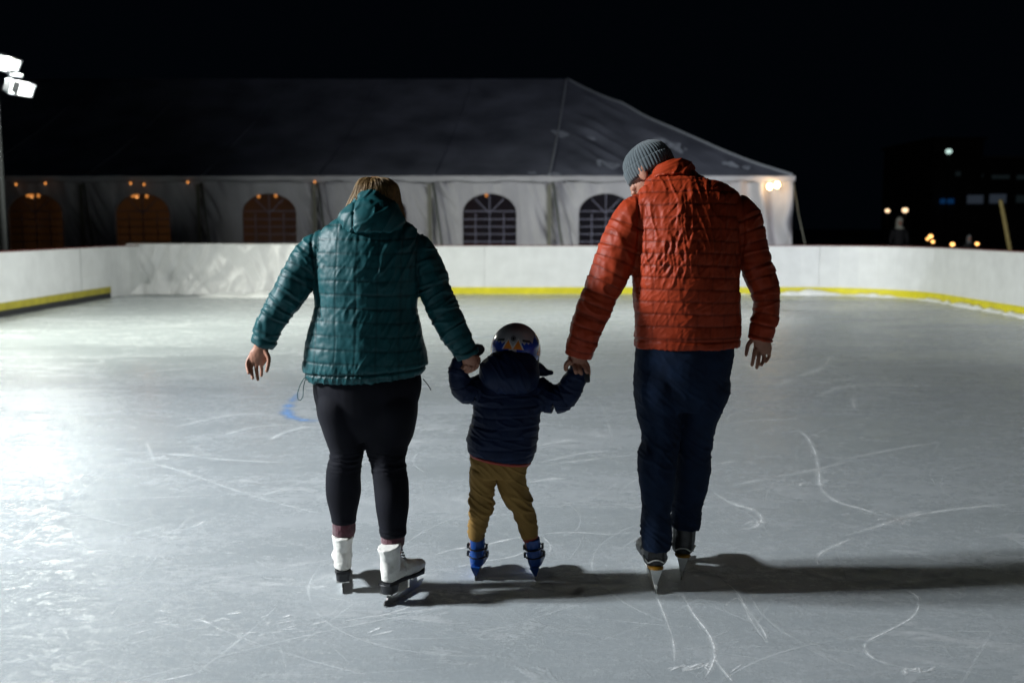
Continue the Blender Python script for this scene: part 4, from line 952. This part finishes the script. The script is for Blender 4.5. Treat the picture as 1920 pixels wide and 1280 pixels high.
JL = [(1246, 655, 3.98, 34, .08), (1236, 715, 3.97, 46, .12), (1237, 766, 3.97, 44, .105), (1239, 803, 3.96, 37.5, .09), (1238, 835, 3.95, 34.5, .082), (1232, 864, 3.94, 37, .085), (1232, 904, 3.93, 33.5, .078), (1231, 957, 3.93, 27.5, .068), (1230, 985, 3.93, 28, .070), (1230, 1012, 3.93, 27.5, .070), (1230, 1028, 3.93, 26.5, .068)]
JR = [(1318, 655, 3.98, 34, .08), (1322, 715, 4.0, 46, .12), (1316, 745, 4.0, 47, .115), (1308, 783, 4.0, 37.5, .10), (1300, 820, 4.02, 35.5, .09), (1297, 850, 4.03, 36, .088), (1296, 884, 4.05, 35.5, .082), (1292, 920, 4.07, 32, .075), (1287, 953, 4.09, 28, .07), (1285, 975, 4.1, 27, .07), (1284, 989, 4.1, 26, .068)]
zkn = P(1240, 845, 3.95)[2]
def j_disp(co, no):
    f = np.clip(ridge(np.column_stack([co[:, 0] * 8, co[:, 1] * 8, co[:, 2] * 26 + 2.5 * co[:, 0] * 8])) - .35, 0, 1)
    mk_ = .35 + 1.0 * np.exp(-((co[:, 2] - zkn) / .07) ** 2) + 1.1 * np.exp(-((co[:, 2] - .26) / .08) ** 2) + .6 * np.exp(-((co[:, 2] - .78) / .06) ** 2)
    return f * .0065 * mk_ + .004 * noise3(co * 10) + .0010 * noise3(co * 50)
jn = MB().tube(jh, n=40, flat=True).tube(JL).tube(JR).fused('jeans', MT['denim'], mn, 0.005, 5, j_disp)
# back pockets
for a in (1212, 1305):
    q = [P(a, 672, 3.84), P(a + 44, 672, 3.835), P(a + 44, 712, 3.85), P(a + 22, 722, 3.85), P(a, 712, 3.85), P(a, 672, 3.84)]
bpts = [P(1310 - 0, 990, 4.1), P(1316, 978, 4.1)]
gml = G(1230, 1113); gmr = G(1277, 1088)
hockey_skate(mn, gml, R(0), R(1)).name = 'skate'
hockey_skate(mn, gmr, R(-9), R(3)).name = 'skate'
bd = MB()
bd.tube([(1250, 318, 4.10, 25, .055), (1264, 345, 4.06, 30, .062), (1282, 385, 4.02, 80, .095), (1286, 450, 3.99, 86, .12), (1287, 560, 3.97, 84, .12), (1286, 640, 3.98, 82, .12), (1280, 700, 3.98, 78, .115)], n=32)
for S in (ML, MR): bd.tube([(q[0], q[1], q[2], q[3] * .62, q[4] * .62) for q in S])
for S in (JL, JR): bd.tube([(q[0], q[1], q[2], q[3] * .74, q[4] * .72) for q in S] )
cM = P(1217, 321, 4.13); BM = rotz(R(52)) @ rotx(R(-32)) @ roty(R(-4))
head_shapes(bd, cM, BM, 1.04)
# right hand hanging
bd.tube([(1425, 630, 3.95, 13.5, .024), (1428, 641, 3.95, 15.5, .022), (1430, 652, 3.95, 17.5, .018), (1429, 662, 3.95, 16.5, .016)], n=20)
finger(bd, [(1416, 654, 3.94), (1413, 669, 3.93), (1410, 684, 3.93)], .0090, .0068)
finger(bd, [(1424, 659, 3.945), (1422, 674, 3.93), (1419, 689, 3.93)], .0092, .0070)
finger(bd, [(1432, 659, 3.95), (1432, 673, 3.94), (1427.5, 684, 3.93)], .0088, .0068)
finger(bd, [(1440, 656, 3.96), (1442, 667, 3.95), (1436, 678, 3.94)], .0084, .0064)
finger(bd, [(1414, 634, 3.95), (1403, 646, 3.94), (1399, 665, 3.93)], .0108, .0072)
# left hand round the child's mitten
bd.tube([(1083, 660, 3.99, 14, .026), (1082, 672, 3.99, 18, .024), (1083, 683, 3.99, 19, .020)], n=20)
finger(bd, [(1070, 676, 3.97), (1062, 683, 3.97), (1061, 692, 3.99)], .0115, .0095)
finger(bd, [(1097, 677, 3.99), (1103, 689, 3.99), (1104, 703, 4.0)], .0095, .008)
finger(bd, [(1092, 683, 3.98), (1099, 696, 3.98), (1098, 706, 4.01)], .0095, .008)
finger(bd, [(1085, 686, 3.975), (1089, 697, 3.96), (1090, 705, 3.99)], .0095, .008)
finger(bd, [(1077, 685, 3.97), (1079, 695, 3.955), (1082, 702, 3.98)], .009, .0078)
bd.fused('body', MT['skin'], mn, 0.0030, 2, lambda c, n: .0006 * noise3(c * 90))
eyes(mn, cM, BM, 1.04)
# short hair below the cap, beard
hb = MB()
hb.ell(cM + BM @ np.array((0, -.045, -.03)), (.074, .06, .055), BM)
hb.fused('hair', MT['dhair'], mn, 0.004, 2, lambda c, n: .002 * noise3(c * 120))
bb = MB(); bb.ell(cM + BM @ np.array((0, .055, -.075)) * 1.04, (.054, .048, .040), BM); bb.ell(cM + BM @ np.array((0, .075, -.092)) * 1.04, (.034, .032, .026), BM)
bb.fused('beard', mat('sandy_beard', (0.30, 0.16, 0.07), 0.9, 0.4, 90, 0.8, 200), mn, 0.004, 2, lambda c, n: .002 * noise3(c * 150))
# ribbed beanie, folded brim
def beanie(parent, c, B):
    prof = [(-.028, .0925), (-.016, .0955), (.0, .0965), (.014, .0965), (.022, .0955), (.026, .0945)]
    nseg = 280; th = np.linspace(0, 2 * math.pi, nseg, endpoint=False); ribs = 46
    def ringat(z, r, amp, yo=0.0):
        rr = r + amp * (np.abs(np.sin(th * ribs / 2)) ** 0.7 - .6)
        p = np.column_stack([np.cos(th) * rr * .95, np.sin(th) * rr * 1.14 + yo, np.full(nseg, z)]); p[:, 2] += -.004 * np.sin(th)
        return np.asarray(c) + p @ B.T
    dome = [(.018, .090), (.030, .0915), (.05, .088), (.068, .079), (.084, .064), (.096, .044), (.102, .024), (.105, .006)]
    MB().rings([ringat(z, r, .0042 * min(1, r / .06), -.004) for z, r in dome]).build('beanie', MT['knit'], parent)
    b_ = [o for o in parent.children if o.name.startswith('beanie')][-1]
    MB().rings([ringat(z, r, .0042, -.004) for z, r in [(-.028, .083)] + prof + [(.026, .088)]]).build('brim', MT['knit'], b_)
beanie(mn, cM + BM @ np.array((0, -.004, .012)), BM @ rotx(R(6)))

# ================================================================== CHILD
ch = root('person', tuple(G(945, 1087)), 'small person in a blue helmet, navy jacket and khaki trousers held by both hands', 'person', 'skaters holding hands')
CL = [(915, 716, 4.05, 22, .055), (897, 728, 4.04, 25, .058), (880, 733, 4.02, 25, .056), (866, 724, 4.0, 22, .05), (858.5, 703, 3.98, 18.5, .042), (860, 684, 3.97, 15.5, .036), (862, 673, 3.97, 13, .03)]
CR = [(1000, 724, 4.05, 24, .055), (1020, 742, 4.04, 27, .058), (1042, 749, 4.03, 26.5, .056), (1062, 738, 4.02, 25, .054), (1074, 718, 4.01, 22, .048), (1082, 700, 4.0, 17.5, .04), (1086, 686, 4.0, 14, .032)]
CT_ = [(958, 690, 4.06, 34, .06), (957, 702, 4.05, 50, .08), (956, 718, 4.05, 60, .095), (953, 745, 4.04, 63, .11), (950, 775, 4.04, 63.5, .115), (946, 800, 4.04, 65, .12), (941, 828, 4.04, 65.5, .122, -.10), (938.5, 846, 4.04, 62.5, .12, -.14), (938, 855, 4.04, 60, .115, -.15)]
cl, clr = limb(CL); cr_, crr = limb(CR)
def c_disp(co, no):
    dl, sl = polyline_d(co, cl, clr); dr, sr = polyline_d(co, cr_, crr); arm = (np.minimum(dl, dr) < 1.3) & ((co[:, 0] < cl[0][0]) | (co[:, 0] > cr_[0][0]))
    s = np.where(dl < dr, sl, sr); z = co[:, 2] + .01 * noise3(co * 4); g, p = groove(z, .042, .004); ga, pa = groove(s, .038, .004)
    return np.where(arm, -.002 * ga + .0012 * pa, -.002 * g + .0012 * p) + .006 * np.clip(ridge(wrinkle(co, 1.3, .028, .1, 6)) - .45, 0, 1) + .003 * noise3(co * 17)
MB().tube(CT_, n=40, flat=True).tube(CL).tube(CR).fused('jacket', MT['navy'], ch, 0.0042, 6, c_disp)
hemp = [(938.5 - 62, 849.5), (918, 853), (938.5, 857), (965, 862), (1000, 867)]
MB().tube([(938, 856, 4.04, 59, .113, -.15), (938, 861, 4.04, 57, .108, -.15)], n=40, sub=2).build('hem', MT['redtrim'], ch)
CH = [(960, 738, 3.97, 30, .06), (958, 727, 3.975, 46, .085), (956, 710, 3.985, 56, .098), (955, 695, 4.0, 56.5, .098), (957, 682, 4.02, 52, .095), (960, 671, 4.035, 42, .085)]
MB().tube(CH, n=36, flat=True).tube([(1005, 690, 4.06, 14, .03), (1020, 698, 4.07, 8, .02), (1036, 699, 4.07, 2.5, .01)]).fused('hood', MT['navy'], ch, 0.0042, 5, lambda c, n: .006 * np.clip(ridge(wrinkle(c, .5, .03, .12, 9)) - .4, 0, 1) + .004 * noise3(c * 20))
ph = [(938, 848, 4.04, 55, .095), (936, 868, 4.04, 54, .098), (937, 890, 4.04, 47, .09)]
PL = [(908, 880, 4.04, 27, .075), (904, 908, 4.04, 23.5, .066), (903, 935, 4.04, 21.5, .058), (902, 950, 4.05, 22, .056), (899, 968, 4.06, 18.5, .05), (895, 988, 4.07, 16.5, .046), (892, 1006, 4.08, 15.5, .044)]
PR = [(957, 880, 4.04, 28, .075), (961, 908, 4.04, 26, .068), (970, 930, 4.04, 23, .06), (978, 948, 4.05, 20.5, .056), (983, 962, 4.06, 19.5, .052), (989, 984, 4.07, 17.5, .048), (993.5, 1003, 4.08, 16, .044)]
zc = P(905, 945, 4.04)[2]
def p_disp(co, no):
    f = np.clip(ridge(np.column_stack([co[:, 0] * 11, co[:, 1] * 10, co[:, 2] * 34 + co[:, 0] * 25])) - .35, 0, 1); return f * (.007 + .010 * np.exp(-((co[:, 2] - zc) / .05) ** 2)) + .003 * noise3(co * 14)
MB().tube(ph, n=36, flat=True).tube(PL).tube(PR).fused('trousers', MT['khaki'], ch, 0.0042, 5, p_disp)
child_skate(ch, G(890, 1089), R(-8), R(2)).name = 'skate'
child_skate(ch, G(1004.5, 1090), R(-7), R(-6)).name = 'skate'
MB().tube([(994, 998, 4.08, 14.5, .038), (994.5, 1012, 4.08, 14.5, .038)], sub=3).build('sock', MT['redtrim'], ch)
bd = MB()
bd.tube([(962, 680, 4.06, 20, .042), (958, 705, 4.05, 36, .06), (954, 750, 4.04, 46, .08), (946, 810, 4.04, 48, .085), (938, 868, 4.04, 46, .08)], n=28)
for S in (CL, CR): bd.tube([(q[0], q[1], q[2], q[3] * .6, q[4] * .6) for q in S])
for S in (PL, PR): bd.tube([(q[0], q[1], q[2], q[3] * .72, q[4] * .72) for q in S] + [(S[-1][0], S[-1][1] + 26, S[-1][2], 11, .024)])
cC = P(966, 662, 4.07); BC = rotz(R(-6)) @ rotx(R(-14)) @ roty(R(3))
head_shapes(bd, cC, BC, .86)
bd.fused('body', MT['skin'], ch, 0.0036, 3)
eyes(ch, cC, BC, .86)
# mittens: palm, thumb, finger sleeve with visible finger ridges
mt_ = MB().tube([(861, 676, 3.97, 12, .026), (866, 668, 3.97, 13, .026), (878, 663, 3.98, 13, .026), (890, 658, 3.99, 13, .026), (899, 655, 4.0, 11, .022), (904, 655, 4.0, 6, .012)])
for dy, l in ((-6, 903), (-2, 906), (2, 906), (6, 903)): finger(mt_, [(888, 656 + dy, 3.985), (897, 655 + dy * 1.1, 3.985), (l, 655 + dy, 3.99)], .0085, .0075)
finger(mt_, [(878, 670, 3.96), (886, 674, 3.95), (890, 672, 3.94)], .009, .008)
mt_.fused('mitten', MT['mitten'], ch, 0.0036, 3)
mt_ = MB().tube([(1086, 690, 4.0, 13, .028), (1090, 697, 4.0, 14, .028), (1095, 706, 4.0, 12, .024), (1099, 713, 4.0, 9, .018)])
for dy, l in ((-7, 0), (-2, 0), (3, 0), (7, 0)): finger(mt_, [(1092 + dy * .8, 700, 3.99), (1096 + dy * .8, 708, 3.99), (1098 + dy * .8, 714, 4.0)], .0085, .0075)
finger(mt_, [(1080, 690, 4.0), (1074, 686, 4.0), (1073, 680, 4.0)], .009, .008)
mt_.fused('mitten', MT['mitten'], ch, 0.0036, 3)
# helmet
def helmet(parent, c, B):
    na, ne = 360, 150
    def surf(az, el, off=0.0):
        """az 0 = back centre, + to the right; el 0 = rim level, pi/2 = crown"""
        r = 1.0 + off / .11; x = .103 * np.sin(az) * np.cos(el); y = -.122 * np.cos(az) * np.cos(el); z = .112 * np.sin(el)
        sq = (np.cos(el) ** 0.12); return np.asarray(c) + (np.column_stack([x, y, z]) * (r)[:, None] if np.ndim(r) else np.column_stack([x, y, z]) * r) @ B.T
    elmin = -0.42
    az = np.linspace(-math.pi, math.pi, na + 1)[:-1]; A, E = np.meshgrid(az, np.linspace(elmin, math.pi / 2 - .01, ne)); A_, E_ = A.ravel(), E.ravel()
    low = np.where(np.abs(A_) > 1.35, np.clip((-E_) * 0, 0, 1), 0)
    E2 = np.where(E_ < 0, E_ * (1 - .75 * sstep(1.7, 2.3, np.abs(A_))), E_)
    V = surf(A_, E2, 0.0)
    i = np.arange(na * (ne - 1)); r_ = i // na; k = i % na; Fc = np.column_stack([r_ * na + k, r_ * na + (k + 1) % na, (r_ + 1) * na + (k + 1) % na, (r_ + 1) * na + k])
    ac = az[k] + math.pi / na; ec = elmin + (r_ + .5) / (ne - 1) * (math.pi / 2 - .01 - elmin)
    hh = 0.112 * np.sin(ec); xx = ac
    zig = lambda a, f, amp: amp * np.abs(((a * f) % 1) - .5) * 2
    mi = np.zeros(len(Fc), int)                     # grey
    edge = .005 + .020 * sstep(.25, 1.1, np.abs(xx)) + zig(xx, 5.5, .012) + .030 * np.exp(-((np.abs(xx) - 1.05) / .12) ** 2)
    mi[(hh < edge) & (np.abs(xx) > .16)] = 1        # blue mountains
    tri = lambda cx, hw, z0, z1: (np.abs(xx - cx) / hw + (hh - z0) / (z1 - z0) < 1) & (hh > z0)
    for sx in (-1, 1):
        mi[tri(sx * .20, .26, -.012, .034)] = 3; mi[tri(sx * .20, .19, -.012, .026)] = 2
        mi[tri(sx * 1.35, .22, -.02, .03)] = 2
        mi[(np.abs(xx - sx * .55) < .19) & (np.abs(hh - .0265 - .004 * sx * 0) < .0055) & (((np.abs(xx - sx * .55) - .14).clip(0) * .11) ** 2 + (hh - .0265) ** 2 < .0055 ** 2)] = 4
    rr_ = np.hypot(xx * .115, (hh - .032)); mi[rr_ < .0105] = 4; mi[(rr_ < .0085) & (rr_ > .0065)] = 0
    mi[hh < -.030] = 1
    o = mk('helmet', V, Fc, None, parent, mats=[MT['h_grey'], MT['h_blue'], MT['h_orange'], MT['h_white'], MT['h_black']], mi=mi)
    so = o.modifiers.new('shell', 'SOLIDIFY'); so.thickness = 0.012; so.offset = -1
    th = np.linspace(0, math.pi * 2, 20); pts = surf(np.array([0.09 * math.cos(t) for t in th]), np.array([.29 + .092 * math.sin(t) for t in th]), .001)
    wire(pts, .0012, 6).build('dial', MT['h_black'], o)
    # chin strap
    a = surf(np.array([1.5]), np.array([-.1]), -.008)[0]; b = surf(np.array([-1.5]), np.array([-.1]), -.008)[0]; cc = np.asarray(c) + B @ np.array((0, .05, -.105))
    wire(smooth_poly([a, a + B @ np.array((-.008, .01, -.05)), cc, b + B @ np.array((.008, .01, -.05)), b], 6), .004, 6).build('chin_strap', MT['h_black'], o)
helmet(ch, P(967, 656, 4.07), BC)

# ================================================================== THINGS BEYOND THE BOARDS
def bystander(px, ptop, Y, h, label, hoodm):
    c = P(px, ptop, Y); x, y, zt = c; s = h / 1.7; rt = root('person', (x, y, 0), label, 'person', 'onlookers beyond the boards')
    zt = c[2]; k = zt / 1.72
    T_ = lambda q: tuple([x + q[0] * k, y + q[1] * k, q[2] * k, q[3] * k, q[4] * k])
    b = MB()
    b.tube([T_((0, 0, 1.45, .06, .06)), T_((0, 0, 1.36, .15, .09)), T_((0, 0, 1.2, .19, .13)), T_((0, 0, 1.0, .17, .13)), T_((0, 0, .88, .18, .13))], px=False)
    for sx in (-1, 1):
        b.tube([T_((sx * .09, 0, .9, .09, .1)), T_((sx * .10, 0, .5, .06, .07)), T_((sx * .10, 0, .1, .045, .05)), T_((sx * .10, -.02, .02, .045, .09))], px=False)
        b.tube([T_((sx * .19, 0, 1.35, .05, .06)), T_((sx * .25, 0, 1.1, .045, .05)), T_((sx * .24, -.06, .88, .035, .04))], px=False); b.ell((x + sx * .24 * k, y - .07 * k, .82 * k), (.03 * k, .035 * k, .05 * k))
    B = rotz(math.pi); head_shapes(b, np.array([x, y, 1.60 * k]), B, k)
    b.fused('body', MT['dcoat'], rt, 0.012, 2, mats=[MT['dcoat'], MT['skin']], mif=lambda ce: (ce[:, 2] > 1.47 * k).astype(int))
    b = MB().ell((x, y + .02, 1.64 * k), (.095 * k, .11 * k, .10 * k)).ell((x, y + .04, 1.55 * k), (.10 * k, .09 * k, .12 * k)).ell((x, y - .0, 1.42 * k), (.13 * k, .12 * k, .06 * k))
    b.build('hood', hoodm, rt)
bystander(1687, 408, 30, 1.7, 'person in a pale hood and scarf standing in the dark beyond the right boards', MT['pale'])
bystander(1818, 441, 30, 1.2, 'small person in a grey hood low behind the right boards', MT['gboot'])
# building
bY = 90.0
bl_ = root('brick_building', tuple(P(1840, 440, bY) * np.array([1, 1, 0])), 'dark brick building with dim bluish windows at the far right', 'building')
def bx(p0, p1, y0, y1, name, m, par): 
    a = P(p0[0], p0[1], bY); b = P(p1[0], p1[1], bY); return MB().box((a[0], y0, b[2]), (b[0], y1, a[2])).build(name, m, par, smooth=False)
aa = P(1752, 262, bY); c2 = P(1845, 262, bY); c3 = P(1845, 295, bY); c4 = P(2150, 295, bY)
MB().box((aa[0], bY, 0), (c2[0], bY + 12, aa[2])).build('wall', MT['brick'], bl_, smooth=False)
MB().box((c3[0] + .02, bY + .4, 0), (c4[0], bY + 12, c3[2])).build('wall', MT['brick'], bl_, smooth=False)
bx((1748, 258), (1849, 263), bY - .3, bY + 12.3, 'cornice', MT['brick'], bl_); bx((1849.5, 292), (2155, 296), bY + .1, bY + 12.3, 'cornice', MT['gboot'], bl_)
for x0, x1, y0, y1, m_ in ((1862, 1896, 328, 335, 'win_dim'), (1909, 1945, 328, 336, 'win_dim'), (1790, 1800, 322, 330, 'win_dim'), (1812, 1842, 366, 382, 'win'), (1858, 1889, 364, 381, 'win'), (1908, 1940, 366, 380, 'win_dim'), (1960, 1990, 366, 380, 'win_dim'), (1822, 1846, 326, 332, 'win_dim')):
    f_ = bx((x0 - 2, y0 - 2), (x1 + 2, y1 + 2), bY - (.12 if x1 < 1846 else -.28), bY + (.05 if x1 < 1846 else .45), 'window', MT['mast'], bl_)
    yy = bY - (.16 if x1 < 1846 else -.24); n_ = 3
    for i in range(n_):
        xa = x0 + (x1 - x0) * i / n_ + .4; xb = x0 + (x1 - x0) * (i + 1) / n_ - .4
        bx((xa, y0), (xb, y1), yy, yy + .03, 'pane', MT[m_], f_)
bx((1760, 373), (1784, 382), bY - .5, bY - .3, 'sign_box', MT['sign'], bl_)
def lantern(name, px, py, Y, r, m, label, cat, group=None):
    c = P(px, py, Y); rt = root(name, (c[0], c[1], 0), label, cat, group)
    wire([(c[0], c[1], 0), (c[0], c[1], c[2] * .5), (c[0], c[1], c[2] - r)], max(.03, r * .25), 8).build('post', MT['dcoat'], rt)
    MB().ell(c, (r, r, r * .8)).build('lamp_globe', m, rt); MB().ell(c + np.array([0, 0, r * .9]), (r * 1.2, r * 1.2, r * .3)).build('cap', MT['mast'], rt)
lantern('street_lamp', 1779, 284, 80, .24, MT['lamp_white'], 'tall street lamp with a cool white glow in front of the dark building', 'street lamp')
lantern('street_lamp', 1664, 395, 80, .17, MT['lamp_far'], 'faint street lamp left of its brighter twin, above the hooded onlooker', 'street lamp', 'distant street lamps')
lantern('street_lamp', 1697, 394, 80, .22, MT['lamp_far'], 'brighter street lamp of the distant pair, just right of the hooded onlooker', 'street lamp', 'distant street lamps')
gb = 'amber bollard lamps beyond the right boards'
lantern('bollard_lamp', 1745, 443, 45, .09, MT['lamp_amber'], 'amber bollard lamp, the highest and leftmost behind the right boards', 'bollard lamp', gb)
lantern('bollard_lamp', 1739, 448, 45.5, .06, MT['lamp_amber'], 'small amber lamp just below and left of the highest one', 'bollard lamp', gb)
lantern('bollard_lamp', 1749, 453, 44, .07, MT['lamp_amber'], 'small amber lamp just below and right of the highest one', 'bollard lamp', gb)
lantern('bollard_lamp', 1786, 458, 44, .09, MT['lamp_amber'], 'wide amber lamp resting right above the top rail of the right boards', 'bollard lamp', gb)
lantern('bollard_lamp', 1832, 457, 44, .075, MT['lamp_amber'], 'amber lamp immediately right of the small grey hooded onlooker', 'bollard lamp', gb)
a = P(1876, 375, 20.0); b = P(1894, 470, 20.0); b2 = a + (b - a) * (a[2] / (a[2] - b[2]))
tag(wire([a, (a + b2) / 2, b2], .04, 10).build('wooden_pole', MT['wood']), 'yellowish wooden pole leaning behind the right boards', 'pole')
